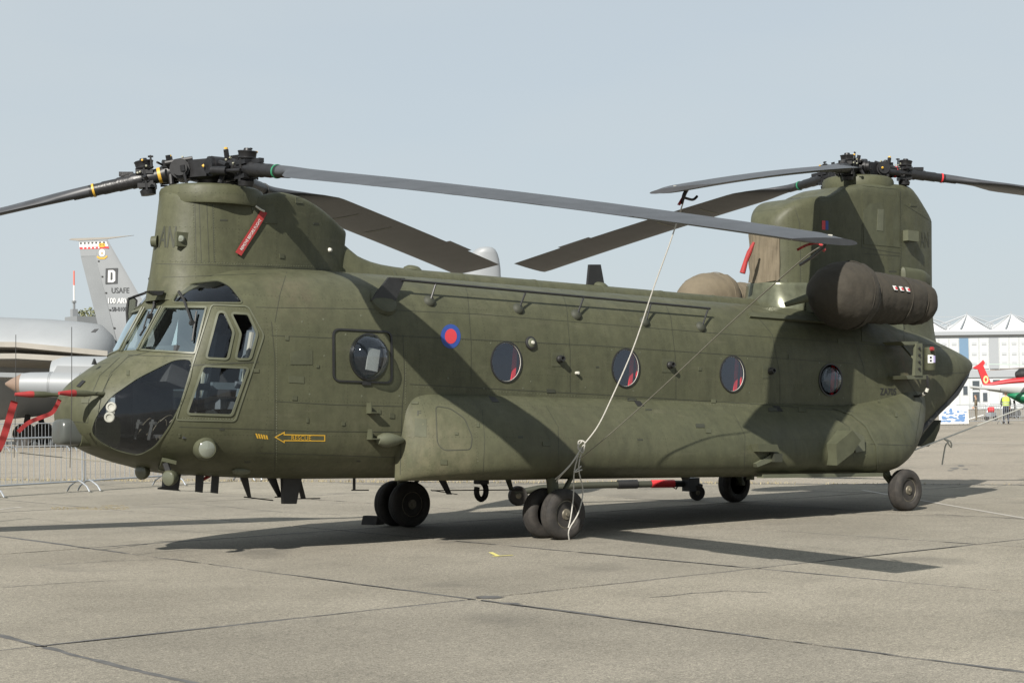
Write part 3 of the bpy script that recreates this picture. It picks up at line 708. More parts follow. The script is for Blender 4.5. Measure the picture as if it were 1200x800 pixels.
for (u, v) in ((486, 472), (336, 396), (372, 429), (300, 434), (402, 496), (345, 466), (360, 492), (444, 482), (459, 487), (535, 508), (560, 498), (610, 512), (700, 430), (820, 432), (836, 470), (925, 418), (940, 480), (985, 400), (1030, 470), (1050, 486), (260, 503), (330, 300), (370, 262), (262, 258), (350, 235), (955, 300), (990, 340), (1035, 350), (1070, 240), (1046, 318), (905, 290), (920, 330), (150, 437), (100, 470), (210, 510), (290, 541), (420, 540), (520, 541), (640, 520), (750, 515), (830, 505), (760, 480)):
    w_ = rq.uniform(1.2, 4.5); h_ = rq.uniform(.8, 3.2); part('stencil' if h_ < 1.5 else 'fastener_plate', plate(HULL, [(u-w_, v-h_), (u+w_, v-h_*.9), (u+w_, v+h_), (u-w_, v+h_*.9)], .0035 if h_ < 1.5 else .009, 0), M['seam'] if h_ < 1.5 else M['skin2'], body)
part('highlight_panel', MB().box((3.63, -1.17, 2.13), (.16, .02, .26), Matrix.Rotation(.15, 3, 'Y')), M['white'])  # added white panel standing in for the bright reflection in the hatch bubble
# escape hatch with bubble
hp = rpoly([(389, 384.5), (459, 388), (459.5, 449.5), (389.5, 447)], 9, 6)
m = ring(BODY, hp, 2.0, .016, step=4)
hatch = part('escape_hatch', m, M['black']); hatch['label'] = 'rounded hatch outlined by a black seal, with a bubble window'
h2 = part('escape_hatch', mirror(m), M['black'])
m = ring(BODY, ell(HATCH[0], HATCH[1], 21.5, 27.5, 40), 2.6, .02, step=3); part('bubble_rim', m, M['black'], hatch); part('bubble_rim', mirror(m), M['black'], h2)
c0, n0, _ = BODY.cast(431, 418)
m = MB().lathe([(-.01, .262), (.06, .25), (.12, .215), (.17, .16), (.195, .09), (.205, 0)], c0, (0, -1, 0), 36)
part('bubble_pane', m, M['dglass'], hatch, R(60)); part('bubble_pane', mirror(m), M['dglass'], h2, R(60))
part('hatch_latch', plate(BODY, [(423, 447), (433, 447.5), (434, 451), (424, 451)], .02), M['black'], hatch)
# ---- interior seen through the glass
mb = MB().box((2.6, 0, 1.22), (2.6, 1.9, .04)); part('cockpit_floor', mb, M['inside'])
mb = MB().box((1.35, 0, 1.98), (.26, 1.6, .42), Matrix.Rotation(.3, 3, 'Y')).box((1.32, 0, 1.6), (.5, .42, .7)); mb.box((1.32, 0, 2.17), (.24, 1.1, .03))
part('instrument_panel', mb, M['inside'])
for sy in (-1, 1):
    y = sy*.58
    mb = MB().box((2.15, y, 1.60), (.5, .5, .14)).box((2.43, y, 2.02), (.13, .5, .85), Matrix.Rotation(.17, 3, 'Y')).box((2.49, y, 2.52), (.10, .28, .2)).box((2.2, y+.27, 1.8), (.4, .05, .08)).box((2.2, y-.27, 1.8), (.4, .05, .08)).box((2.2, y, 1.38), (.3, .3, .3))
    st_ = part('cockpit_seat', mb, M['seat'])
    mb = MB()
    for dy in (-.1, .1): mb.box((2.35, y+dy, 2.05), (.03, .05, .75), Matrix.Rotation(.17, 3, 'Y'))
    part('seat_harness', mb, M['ivory'], st_)
    mb = MB().tube([(1.62, y, 1.25), (1.66, y, 1.55), (1.7, y+.02, 1.85), (1.68, y, 1.93)], .018, 6); part('control_stick', mb, M['black'])
    for py in (y-.16, y+.16):
        part('rudder_pedal', MB().tube([(1.0, py, 1.18), (1.05, py, 1.40)], .02, 6).tube([(1.05, py-.06, 1.36), (1.05, py+.06, 1.36)], .02, 8), M['inside'])
def smooth3(p):
    a_, b_, c_ = [Vector(q) for q in p]; return [(1-t)**2*a_+2*t*(1-t)*b_+t*t*c_ for t in np.linspace(0, 1, 7)]
mb = MB()
rr_ = random.Random(4)
for k in range(12):
    a = (rr_.uniform(1.0, 1.45), rr_.uniform(-.62, -.3), rr_.uniform(1.15, 1.4)); b = (a[0]+rr_.uniform(-.1, .2), a[1]+rr_.uniform(-.08, .1), a[2]+rr_.uniform(-.02, .25))
    mb.tube(smooth3([a, ((a[0]+b[0])/2, (a[1]+b[1])/2-.05, (a[2]+b[2])/2+.06), b]), .005, 5)
part('cockpit_wiring', mb, M['rim'])
part('chart', MB().add([(1.44, -.50, 2.22), (1.52, -.22, 2.2), (1.58, -.26, 2.5), (1.50, -.42, 2.53)], [(0, 1, 2, 3)]), M['paper'])
mb = MB().box((8.5, 0, 1.17), (10.4, 2.2, .04)); part('cabin_floor', mb, M['inside'])
for i, (u, v, a, b) in enumerate(CABW):
    p0 = at_y(u, v, -1.27)
    mb = MB().box((p0.x+.30, -1.06, p0.z-.08), (.06, .02, .7), Matrix.Rotation(.10, 3, 'Y')).box((p0.x+.40, -1.07, p0.z-.05), (.02, .02, .7)).box((p0.x+.38, -1.02, p0.z-.34), (.14, .04, .3)).box((p0.x+.1, -.90, p0.z-.75), (1.9, .5, .05))
    part('troop_seat', mb, M['redweb'])
    mb = MB().box((p0.x+.3, 1.05, p0.z-.1), (1.6, .05, .8)); part('cabin_liner', mb, M['seat'])
# bulb lamps behind the chin window
for u, v in ((247/3.3*0+131.5, 477.5), (129.5, 488.5)):
    c0, n0, d0 = BODY.cast(u, v); c0 = c0+d0*.03
    m = MB().lathe([(0, .052), (.012, .058), (.022, .05), (.022, .036), (.01, .03), (.008, 0)], c0+n0*.035, n0, 24); part('placard_ring', m, mat('pale_placard', (.25, .25, .22), .6))
# ---- seams, panels, fasteners
seam = MB()
def S_(*pts, w=1.0): strip(HULL, list(pts), w*.68, .0025, seam)
S_((140, 419), (117, 440), (104, 470), (103, 495)); S_((175, 412), (150, 418), (129, 438), (118, 470), (112, 495), (113, 520)); S_((103, 495), (70, 493))
S_((150, 416), (225, 418)); S_((318, 377), (322, 420), (322, 470), (322, 556)); S_((322, 470), (390, 474), (472, 476)); S_((318, 393), (389, 396)); S_((336, 319), (328, 345), (322, 378))
S_((472, 392), (474, 440), (471, 480), (469, 556)); S_((459, 393), (560, 398), (700, 405), (860, 416), (1000, 426)); S_((480, 450), (700, 462), (880, 473), (1000, 482))
S_((210, 500), (280, 502), (360, 505), (470, 506)); S_((300, 530), (470, 536)); S_((300, 360), (430, 362), (560, 368), (860, 392), (1080, 408), w=.8)
S_((540, 322), (548, 345), (552, 400), (552, 450), w=.8); S_((655, 330), (664, 360), (668, 410), (668, 460), w=.8); S_((775, 345), (786, 372), (792, 425), (792, 468), w=.8); S_((880, 362), (905, 392), (914, 440), (914, 478), w=.8)
S_((1000, 395), (1012, 430), (1014, 448), w=.8); S_((1040, 400), (1090, 404), (1130, 412), w=.8); S_((1075, 440), (1135, 436), w=.8); S_((1020, 520), (1073, 522), w=1)
S_((183, 309), (228, 310), (300, 312), (387, 316)); S_((190, 325), (300, 321), w=.7); S_((228, 232), (230, 308)); S_((233, 232), (236, 308)); S_((242, 233), (245, 308)); S_((249, 233), (251, 308))
S_((875, 320), (940, 335), (950, 340)); S_((905, 235), (938, 232)); S_((928, 232), (937, 262), (938, 300), (938, 345)); S_((1055, 215), (1056, 300), (1053, 330)); S_((1010, 297), (1055, 300)); S_((1010, 263), (1010, 290), (1055, 297)); S_((1060, 240), (1092, 260), w=.7)
S_((565, 480), (568, 515), (566, 556), w=.8); S_((640, 476), (654, 500), (655, 558), w=.7); S_((860, 485), (873, 510), (872, 556), w=.8); S_((980, 490), (995, 500), (1001, 540), w=.7)
S_((1060, 440), (1080, 470), (1072, 520), w=.7)
tag(part('skin_seam', seam, M['seam'], body), None, None, kind='stuff')
# door in the sponson fairing and small access panels
m = MB(); ring(HULL, rpoly([(510, 475), (512, 520), (520, 528), (552, 527), (554, 512), (545, 490), (528, 478)], 5), 1.0, .004, m); part('access_panel', m, M['seam'], pod1)
m = plate(HULL, [(486, 490), (500, 491), (500, 512), (486, 511)], .004); part('access_panel', m, M['skin2'], pod1)
for poly, par in (([(340, 413), (353, 413), (353, 410), (366, 410), (366, 427), (340, 427)], body), ([(600, 418), (652, 420), (0, 0)], None), ([(1008, 372), (1058, 376), (1060, 405), (1010, 400)], body), ([(1010, 218), (1052, 222), (1054, 290), (1012, 286)], ap), ([(338, 440), (356, 441), (356, 449), (338, 448)], body)):
    if par is None: continue
    m = plate(HULL, poly, .006); part('access_panel', m, M['skin2'], par)
m = plate(HULL, [(1028.5, 245), (1035, 245.5), (1034.5, 271), (1027, 270)], .01); part('repair_patch', m, M['skin3'], ap, label='pale olive rectangular patch on the aft pylon')
# rivets / fasteners as one small mass
rv = MB(); rr = random.Random(3)
def dot(u, v, r=.012, surf=HULL):
    c0, n0, _ = surf.cast(u, v); a = n0.orthogonal().normalized(); b = n0.cross(a)
    rv.add([c0+n0*.001+(a*math.cos(t)+b*math.sin(t))*r for t in np.arange(0, 2*PI-.01, PI/3)]+[c0+n0*.006], [(i, (i+1) % 6, 6) for i in range(6)])
def row(p, q, n, r=.006):
    for i in range(n): dot(p[0]+(q[0]-p[0])*i/(n-1), p[1]+(q[1]-p[1])*i/(n-1), r)
for p in [(423, 370), (379, 374), (354, 377), (405, 392), (380, 417), (363, 462), (468, 464), (424, 464), (525, 443), (575, 402), (622, 447), (613, 455), (567, 455), (717, 410), (750, 413), (845, 420), (876, 420), (742, 458), (676, 438), (686, 454), (878, 460), (960, 425), (985, 428), (988, 466), (960, 462)]: dot(*p, .014)
row((250, 235), (252, 306), 26); row((226, 235), (228, 306), 26); row((185, 306), (385, 313), 70); row((324, 382), (324, 550), 56); row((476, 400), (474, 548), 50); row((485, 453), (880, 476), 110, .005); row((250, 361), (288, 362), 12); row((214, 490), (272, 491), 18)
row((507, 478), (508, 525), 16, .005); row((557, 480), (560, 540), 20, .005)
row((1057, 218), (1055, 325), 34); row((1012, 300), (1052, 303), 14); row((940, 262), (940, 345), 26)
tag(part('fastener', rv, M['skin3'], body), None, None, kind='stuff')
# ---- markings
def ellpatch(u, v, a, b, off, m): return patch(HULL, ell(u, v, a, b, 36), off, 1)
rd = part('roundel', patch(HULL, ell(528, 394, 11.6, 14.2, 40), .003, 2), M['blue']); part('roundel_centre', patch(HULL, ell(528, 394, 7.0, 8.7, 32), .0055, 1), M['reddecal'], rd)
m = MB(); ring(HULL, [(321.5, 512), (333.5, 505.5), (333.5, 508.5), (381, 509.5), (381, 517), (333.5, 516.5), (333.5, 519)], 1.1, .003, m, low=.001); rs = part('rescue_arrow', m, M['yellow'])
part('rescue_text', text_on(HULL, 'RESCUE', 353, 512.8, 23, 5.2, .02), M['yellow'], rs)
for k in range(5): part('hazard_dash', patch(HULL, [(299+k*3, 507.5+k*.5), (301+k*3, 507.7+k*.5), (303+k*2.8, 513.5+k*.25), (301.2+k*2.8, 513.3+k*.25)], .003, 0), M['yellow'], rs)
zm = MB()
for du, dv in ((0, 0), (.35, 0), (.15, .3)): text_on(HULL, 'ZA705', 1040.5+du, 458.5+dv, 18.5, 7.8, .01, off=.004+du*.001, mb=zm)
part('serial_number', zm, M['black'], body)
zm = MB()
for du in (0, .5): text_on(HULL, 'AN', 196+du, 277.5, 18.5, 25, 0, .12, off=.004+du*.0005, mb=zm)
part('code_letters', zm, M['seam'], fp)
part('code_letters', text_on(HULL, 'AN', 1083, 281, 10, 18, .05, -.05), M['seam'], ap)
part('tail_flash', patch(HULL, [(963, 258.5), (967, 258.7), (967, 269.3), (963, 269)], .004, 0), M['reddecal'], ap)
part('tail_flash', patch(HULL, [(967.2, 258.7), (970.5, 258.9), (970.5, 269.5), (967.2, 269.3)], .004, 0), M['blue'], ap)
# ---- nose gear: sensor housing, pitot booms, antennas, lamps
c0 = at_y(90, 505, -.10)
m = MB(); st_ = [(.24, 1.34, 1.18, 1.26, .08, 3, 3), (.25, 1.375, 1.145, 1.26, .13, 3.4, 3.4), (.28, 1.395, 1.12, 1.26, .155, 3.6, 3.6), (.4, 1.41, 1.11, 1.26, .165, 3.6, 3.6), (.9, 1.41, 1.10, 1.26, .18, 3.4, 3.4)]
xs_ = np.array([.24, .245, .25, .26, .28, .31, .35, .4, .55, .7, .9]); V, F = loft(st_, xs_, 40, y0=-.08)
ns = part('sensor_turret', m.add(V, F), mat('sensor_grey', (.055, .06, .055), .3))
m = MB().lathe([(0, .005), (.003, .16), (.01, .175)], (.018, -.08, 1.26), (1, 0, 0), 24)
part('sensor_collar', MB().add(*loft([(.46, 1.425, 1.095, 1.26, .18, 3.6, 3.6), (.9, 1.44, 1.08, 1.26, .2, 3.6, 3.6)], np.array([.46, .5, .7, .9]), 40, y0=-.08)), M['skin'], ns)
def boom(y, name='pitot_boom'):
    x0 = .62; z = 1.75
    m = MB().tube([(x0+.35, y*.93, z), (x0, y, z), (x0-.12, y, z)], [.035, .03, .022], 12).tube([(x0-.1, y, z), (x0-.42, y, z), (x0-.52, y, z), (x0-.60, y, z)], [.024, .038, .036, .026], 14)
    return m
PB = BODY.cast(166, 460)[0]*0+BODY.cast(120, 461)[0]
def pboom(sign):
    y = -abs(PB.y)-.02; z = PB.z
    tip = at_y(74, 460.5, y-.05); a = Vector((PB.x+.15, -abs(PB.y)+.05, z)); b = at_y(118, 461.5, y); c = at_y(88, 460.6, y-.02); 
    m = MB().tube([a, b, b.lerp(c, .3), b.lerp(c, .6), c, tip], [.026, .024, .022, .036, .036, .022], 14)
    q = mirror(m) if sign > 0 else m; part('pitot_boom', q, M['skin2']); return c, tip
pc, pt = pboom(-1); pboom(1)
for p_ in ((84, 461, -.75, 311, 545), ):
    pass
# thin wire whips beside the booms
whip = []
for (u, v1, v2, y) in ((82, 383, 548, -.72), (16.5, 392, 536, .72)):
    a = at_y(u+2, v1, y); b = at_y(u, v2, y); whip.append((a, b)); part('wire_cutter_whip', MB().tube([a, a.lerp(b, .5)+Vector((.01, 0, 0)), b], .004, 5), M['black'])
# small fittings on the nose
part('nose_fin', MB().prism([at_y(108, 427, -.1), at_y(113, 427, -.1), at_y(110.5, 420, -.1)], (0, -.02, 0), (0, .02, 0)), M['black'])
part('nose_vent', plate(BODY, [(90, 453), (97, 446), (100.5, 447), (94, 454)], .012), M['black']); 
part('nose_cable', strip(BODY, [(176, 455), (168, 470), (163, 490), (160, 510)], .01, .01), M['black']) if False else None
def lamp(name, u, v, y, r, depth, ax=(-.9, -.35, -.1), lens=mat('dull_lamp_glass', (.08, .085, .06), .2), shell=M['skin2']):
    c = at_y(u, v, y); a = Vector(ax).normalized()
    o = part(name, MB().lathe([(-depth, r*.45), (-depth*.8, r*.8), (-depth*.35, r), (0, r), (.006, r*.94)], c, a, 24), shell)
    part('lens', MB().lathe([(0, r*.92), (.012, r*.7), (.016, 0)], c+a*.004, a, 24), lens, o); return o
l1 = lamp('landing_lamp', 165, 553, -.15, .085, .1); l2 = lamp('landing_lamp', 197, 560, -.75, .085, .12)
part('lamp_mount', MB().tube([at_y(165, 543, -.15), at_y(166, 549, -.15)], .03, 8), M['black'], l1)
part('lamp_mount', MB().tube([at_y(199, 548, -.75)+Vector((0, .1, .05)), at_y(199, 556, -.75)], .035, 8), M['black'], l2)
# square fairing and round light by the door
c0, n0, _ = BODY.cast(240, 525)
o = part('side_light', MB().lathe([(-.04, .13), (.05, .13), (.09, .115), (.12, .10)], c0, Vector((-.35, -1, -.05)), 28), M['skin2']); part('lens', MB().lathe([(.122, .088), (.145, .05), (.15, 0)], c0, Vector((-.35, -1, -.05)), 24), M['lens'], o)
m = plate(BODY, [(190, 535), (207, 539), (203, 550), (186, 547)], .055); part('warning_receiver', m, M['skin2'])
part('warning_receiver', plate(BODY, [(186, 544), (203, 547.5), (203, 550.5), (186, 547.5)], .06), M['skin3'])
part('lower_blister', MB().lathe([(-.12, 0), (-.09, .04), (0, .055), (.09, .04), (.12, 0)], BODY.cast(283, 551)[0], (1, 0, 0), 16), M['skin3'])
# egg-shaped fairing amidships, step brackets, cup lights
c0, n0, _ = BODY.cast(452, 514)
part('egg_fairing', MB().lathe([(-.17, 0), (-.15, .05), (-.08, .08), (0, .085), (.1, .065), (.2, .03), (.24, 0)], c0+n0*.06, (1, 0, 0), 20), M['skin3'])
for u, v in ((431, 508), (430, 478)):
    c0, n0, _ = BODY.cast(u, v); part('step_bracket', MB().box(c0+n0*.04, (.015, .1, .12)).box(c0+n0*.05+Vector((.07, 0, -.05)), (.12, .09, .015)), M['skin2'])
c0, n0, _ = BODY.cast(621.5, 402); o = part('formation_light', MB().lathe([(-.01, .085), (.02, .085), (.03, .07)], c0, n0, 28), M['black']); part('lens', MB().lathe([(.03, .06), (.045, .04), (.05, 0)], c0, n0, 20), M['skin3'], o); part('stud', MB().lathe([(.045, .025), (.06, .02), (.062, 0)], c0, n0, 16), M['ivory'], o)
for u, v in ((655, 421), (784, 428), (902, 435)):
    part('port_plate', plate(BODY, [(u-8.5, v-8), (u+5, v-7.5), (u+5, v+8), (u-8.5, v+8)], .006), M['skin2'])
    c0, n0, _ = BODY.cast(u, v); o = part('drain_nozzle', MB().lathe([(0, .05), (.05, .05), (.06, .042), (.10, .036), (.10, .024), (.07, .02), (.07, 0)], c0, (-.15, -1, .1), 16), M['black'])
c0, n0, _ = BODY.cast(675, 437); part('stud', MB().lathe([(0, .02), (.05, .02), (.055, 0)], c0, n0, 12), M['ivory'])
# roof rail antenna on the port shoulder
ra = at_y(470, 328, -1.12); rb = at_y(832, 361.5, -1.12)
m = MB().tube([ra, ra.lerp(rb, .25), ra.lerp(rb, .5), ra.lerp(rb, .75), rb], .016, 8)
rail = part('rail_antenna', m, M['black'])
for (u, v, us, vs) in ((511, 331.5, 503, 353), (616, 342, 607, 362), (684, 348, 675, 369), (763, 355, 755, 377), (830, 361.5, 821, 383)):
    c0, n0, _ = BODY.cast(us, vs); t_ = at_y(u, v, -1.12)
    so = part('stand_off', MB().tube([c0+n0*.04, t_], .013, 7), M['black'], rail); part('stand_off_foot', MB().lathe([(-.02, .085), (.02, .075), (.045, .05), (.055, 0)], c0, n0, 18), M['seam'], so)
c0, n0, _ = BODY.cast(453, 350)
bl = [at_y(434, 352, -1.12), at_y(463, 352, -1.12), at_y(474, 326, -1.1), at_y(455, 325, -1.1)]
part('blade_antenna', MB().prism(bl, (0, -.018, 0), (0, .018, 0)), M['black']); part('antenna_base', MB().lathe([(-.02, .19), (.02, .17), (.035, .12), (.04, 0)], BODY.cast(449, 353)[0], n0, 24), M['skin2'])
part('blade_antenna', MB().prism([at_y(687, 342, 0), at_y(709, 343, 0), at_y(703, 310, 0), at_y(690, 310, 0)], (0, -.02, 0), (0, .02, 0)), M['black'])
# rear roof strip, aft fittings
m = MB(); strip(HULL, [(876, 370.5), (985, 380)], 5, .03, m); part('roof_strip', plate(BODY, [(876, 367.5), (984, 376.5), (984, 380.5), (878, 372.5)], .035), M['skin2'])
for u, v in ((320, 0),): pass
# position light and code plates on the pylons
c0, n0, _ = HULL.cast(214, 281); o = part('position_light', MB().box(c0+n0*.02, (.16, .05, .16)), M['skin2'], fp); part('lens', MB().lathe([(0, .042), (.03, .036), (.045, 0)], c0+n0*.045, n0, 18), M['lens'], o)
part('position_light', MB().lathe([(0, .07), (.07, .06), (.08, 0)], HULL.cast(184.8, 283)[0], Vector((-.7, .7, 0)), 16), M['skin2'], fp)
c0, n0, _ = HULL.cast(1063, 277); part('pylon_light_box', MB().box(c0+n0*.06, (.28, .12, .17)), M['skin3'], ap)
c0, n0, _ = HULL.cast(1070, 325); part('scoop_fairing', MB().add(*loft([(c0.x-.42, c0.z+.1, c0.z-.1, c0.z, .02, 3, 3), (c0.x-.36, c0.z+.15, c0.z-.15, c0.z, .12, 3, 3), (c0.x+.1, c0.z+.14, c0.z-.15, c0.z, .13, 3, 3), (c0.x+.4, c0.z+.06, c0.z-.12, c0.z, .05, 3, 3)], np.linspace(c0.x-.42, c0.x+.4, 14), 24, y0=c0.y)), M['skin2'], ap)
part('tail_light', MB().lathe([(0, .05), (.05, .04), (.06, 0)], (15.58, 0, 3.75), (1, 0, 0), 12), M['black'], ap)
part('mount_plate', plate(HULL, [(294, 243), (320, 240), (325, 262), (300, 261)], .01), M['skin2'], fp)
c0, n0, _ = HULL.cast(386, 293); part('stud', MB().lathe([(0, .03), (.03, .02), (.035, 0)], c0, n0, 12), M['ivory'], fp)
# ---- engines under canvas covers (the covers lift off: things of their own)
def enginebody(sy):
    return part('engine', MB().lathe([(-.6, .02), (-.6, .2), (-.2, .30), (.4, .31), (1.4, .30), (1.6, .24), (1.6, 0)], (12.0 if sy < 0 else 12.55, sy*1.55, 3.38), (1, 0, -.02), 32).box((12.6 if sy < 0 else 13.1, sy*1.0, 3.3), (1.3, .7, .3)), M['skin2'])
enginebody(-1); enginebody(1)
def engcover(sy, label):
    rc = random.Random(11); V = []; F = []; n = 48
    prof = [(-.86, .03), (-.83, .15), (-.72, .28), (-.52, .40), (-.30, .46), (-.12, .48), (.0, .47), (.08, .43), (.15, .38), (.2, .355), (.4, .365), (.9, .35), (1.3, .335), (1.38, .315), (1.46, .33), (1.6, .31), (1.70, .24), (1.76, .12), (1.78, .03)]
    hs = np.array([p[0] for p in prof]); rs_ = np.array([p[1] for p in prof]); hh = np.concatenate([np.linspace(-.86, -.7, 7)[:-1], np.linspace(-.7, 1.62, 64), np.linspace(1.62, 1.78, 9)[1:]]); rr2 = pchip(hs, rs_, hh)
    ph = [rc.uniform(0, 6) for _ in range(8)]
    for h, r in zip(hh, rr2):
        for k in range(n):
            t = 2*PI*k/n
            wv = .005*math.sin(5*t+3*h+ph[0])+.004*math.sin(14*h+2*t+ph[1])+.006*abs(math.sin(19*h-2*t+ph[2]))**6+.005*abs(math.sin(9*t-3*h+ph[3]))**8+.005*abs(math.sin(31*h+4*t))**10
            q = max(.005, r*1.0+wv*min(1, r/.3)); sag = 1.06 if math.sin(t) < 0 else 1.0
            V.append((h, q*math.cos(t), q*math.sin(t)*sag-.02*(1-h*.3)))
    for j in range(len(hh)-1):
        for k in range(n): F.append((j*n+k, j*n+(k+1) % n, (j+1)*n+(k+1) % n, (j+1)*n+k))
    F.append(tuple(range(n))[::-1]); F.append(tuple((len(hh)-1)*n+k for k in range(n)))
    loc = Matrix.Translation((11.93 if sy < 0 else 12.40, sy*1.56, 3.385 if sy < 0 else 3.46)) @ Matrix.Rotation(.015, 4, 'Y')
    t_ = thing('engine_cover', label, 'engine cover', xf=HX @ loc)
    cm_ = M['canvas'] if sy < 0 else M['tan']
    MB().add(V, F).build('canvas', cm_, t_, R(80))
    for h0 in (-.12, .17, .95, 1.38):
        r0 = float(pchip(hs, rs_, np.array([h0]))[0])
        MB().tube([(h0+.01*math.sin(3*t), (r0+.008)*math.cos(t), (r0+.008)*math.sin(t)*(1.06 if math.sin(t) < 0 else 1)-.02*(1-h0*.3)) for t in np.linspace(0, 2*PI, 49)], .008, 5, caps=False).build('seam_cord', cm_, t_, R(80))
    return t_
ec = engcover(-1, 'brown canvas cover wrapped around the port engine with three red and white marks')
ec2 = engcover(1, 'tan canvas bag over the far engine intake, showing above the roof')
for k in range(3):
    m = MB()
    for j, mm in ((0, 'white'), (1, 'reddecal')):
        th = R(33); 
        x = .50+k*.15; q = .37
        rot = Matrix.Rotation(.5, 3, 'Y')
        pts = []
        for dx, dz in ((-.05, .035), (.035, .035), (.05, -.03), (-.035, -.03)):
            f_ = 1 if j == 0 else .55; pts.append((x+dx*f_+(.02 if j else 0), -math.sqrt(.365**2-(.12+dz*f_)**2)-.004*j-.024, .10+dz*f_))
        MB().add(pts, [(0, 1, 2, 3)]).build('cover_mark', M[mm], ec)
# strap from the cover to the roof, drain pipe
part('engine_strut', MB().tube([at_y(920, 357, -1.25), at_y(946, 349, -1.45)], [.035, .06], 12), M['skin2'])
# intake screen canvas on the front of the aft pylon
cz = [(872, 320), (874, 300), (878, 280), (884, 266), (905, 271), (909, 290), (907, 322)]
icp = thing('intake_cover', 'tan canvas sheet with red strap on the leading edge of the aft pylon', 'engine cover', xf=HX)
def pylwrap():
    V = []; F = []; zs = np.linspace(3.62, 4.42, 12); n = 40
    for z in zs:
        for k in range(n+1):
            s = k/n*2-1; xx, ww = None, None
            i = abs(s)*4.6; x = np.interp(i, range(len(ar)), [a[0] for a in ar]); w = np.interp(i, range(len(ar)), [a[1] for a in ar])+.10*math.exp(-max(0, z-2.82)/.3)
            j = .008*math.sin(14*z+9*s)+.006*math.sin(31*s+5*z)
            V.append((x-.022-j, math.copysign(w+.022+j, s) if i > .4 else s*w*8, z+.03*abs(s)))
    for a in range(11):
        for k in range(n): F.append((a*(n+1)+k, a*(n+1)+k+1, (a+1)*(n+1)+k+1, (a+1)*(n+1)+k))
    return V, F
MB().add(*pylwrap()).build('canvas', M['tan'], icp, R(80))
m = MB().tube([at_y(870, 320, -.02), at_y(874, 306, -.05), at_y(878, 296, -.1), at_y(883.5, 284, -.14)], [.045, .035, .04, .02], 10); m.build('red_strap', M['redcloth'], icp)
# glossy lower ring of pylon front
m = MB().add(*pylonVF([(x, max(w+.02, .012), 3.62) for x, w in frontround(11.61, .97, .60, p=2.2)] + [(13.0, .62, 3.62)], 3.1, .12, .2, np.array([round(x, 3) for x, w in frontround(11.61, .97, .60, p=2.2)]), rnd=.03, n=16)); part('pylon_collar', m, mat('worn_metal_green', (.10, .105, .07), .22, metal=.35, var=.3, scale=8), ap)
# ---- boxes on the rear sponson and tail
def gbox(name, poly, y0, y1, m_=None):      # outline seen at lengthwise plane y1, extruded inboard to y0
    return part(name, MB().prism([at_y(u, v, y1) for u, v in poly], (0, 0, 0), (0, y0-y1, 0)), m_ or M['skin2'])
gbox('flare_dispenser', [(888, 520), (911, 520.5), (914, 529), (890, 529)], -1.7, -1.97)
gbox('flare_dispenser', [(886, 543), (906, 531), (908, 539), (888, 547)], -1.7, -1.90, M['skin3']); gbox('flare_dispenser', [(907, 530.5), (917, 531), (917, 541), (908, 541)], -1.7, -1.95, M['seam'])
gbox('flare_dispenser', [(881, 545), (884, 550), (884, 562), (881, 562)], -1.5, -1.6)
c0 = HULL.cast(1003, 525)[0]
gbox('angular_fairing', [(980, 520), (999, 504), (1009, 516), (1000, 530), (981, 545)], -1.7, -2.02)
gbox('angular_fairing', [(999, 504), (1013, 511), (1014, 528), (1003, 530)], -1.7, -1.9, M['skin3'])
part('pod_rim', (lambda m: (strip(HULL, [(976, 478), (998, 486), (1015, 500), (1027, 523), (1028, 550)], 1.6, .010, m), m)[1])(MB()), M['skin2'], pod1)
part('pod_flange', MB().box((10.95, -1.78, .745), (2.6, .12, .05)), M['skin3'], pod1)
part('pod_flange', MB().box((10.95, 1.78, .745), (2.6, .12, .05)), M['skin3'], pod2)
for u, v in ((820, 499), (905, 480), (645, 458), (700+40, 467+1)):
    part('ledge_plate', plate(HULL, [(u-5, v-2.5), (u+5, v-2), (u+5.5, v+2), (u-4.5, v+2)], .008), M['seam'], pod1)
for u, v in ((749, 473), (912, 479), (579, 468)):
    part('ledge_hole', plate(HULL, [(u-7, v-4), (u+1, v-3), (u+6, v+3), (u-2, v+3)], .004), M['black'], pod1)
# dispenser frame on the tail side
fr_ = thing('x', 'x', 'x') if False else None
fp_ = [(1071, 402), (1082, 401), (1083, 440), (1070, 442), (1073, 430)]
frm = part('tail_bracket', MB().prism([at_y(u, v, -1.62) for u, v in [(1074, 402), (1081, 402), (1081, 440), (1072, 440)]], (0, 0, 0), (0, .05, 0)), M['skin3'])
part('bracket_arm', MB().prism([at_y(u, v, -1.6) for u, v in [(1056, 400), (1076, 400), (1076, 404), (1060, 404)]], (0, 0, 0), (0, .35, 0)).prism([at_y(u, v, -1.6) for u, v in [(1062, 440), (1088, 439), (1088, 444), (1064, 444)]], (0, 0, 0), (0, .35, 0)).tube([at_y(1057, 404, -1.25), at_y(1074, 424, -1.6)], .02, 6), M['skin3'], frm)
for k in range(4): part('bolt', MB().lathe([(0, .02), (.02, .02), (.022, 0)], at_y(1077, 408+k*8, -1.625), (0, -1, 0), 8), M['black'], frm)
a = at_y(1089.5, 407, -1.62); b = at_y(1089.5, 434, -1.62)
cyl = part('canister', MB().lathe([(0, .075), (.02, .085), ((a-b).length-.02, .085), ((a-b).length, .07)], b, a-b, 22), M['skin2'], frm)
q = MB(); 
for (r_, mm, z0, z1, t0, t1) in ((.0868, 'ivory', .46, .76, 3.6, 4.55),): pass
def cylpatch(c, r, z0, z1, t0, t1):
    V = []; n = 10
    for z in (z0, z1):
        for k in range(n+1):
            t = t0+(t1-t0)*k/n; V.append((c.x+r*math.cos(t), c.y+r*math.sin(t), c.z+z))
    return MB().add(V, [(k, k+1, n+2+k, n+1+k) for k in range(n)])
Hc = (a-b).length
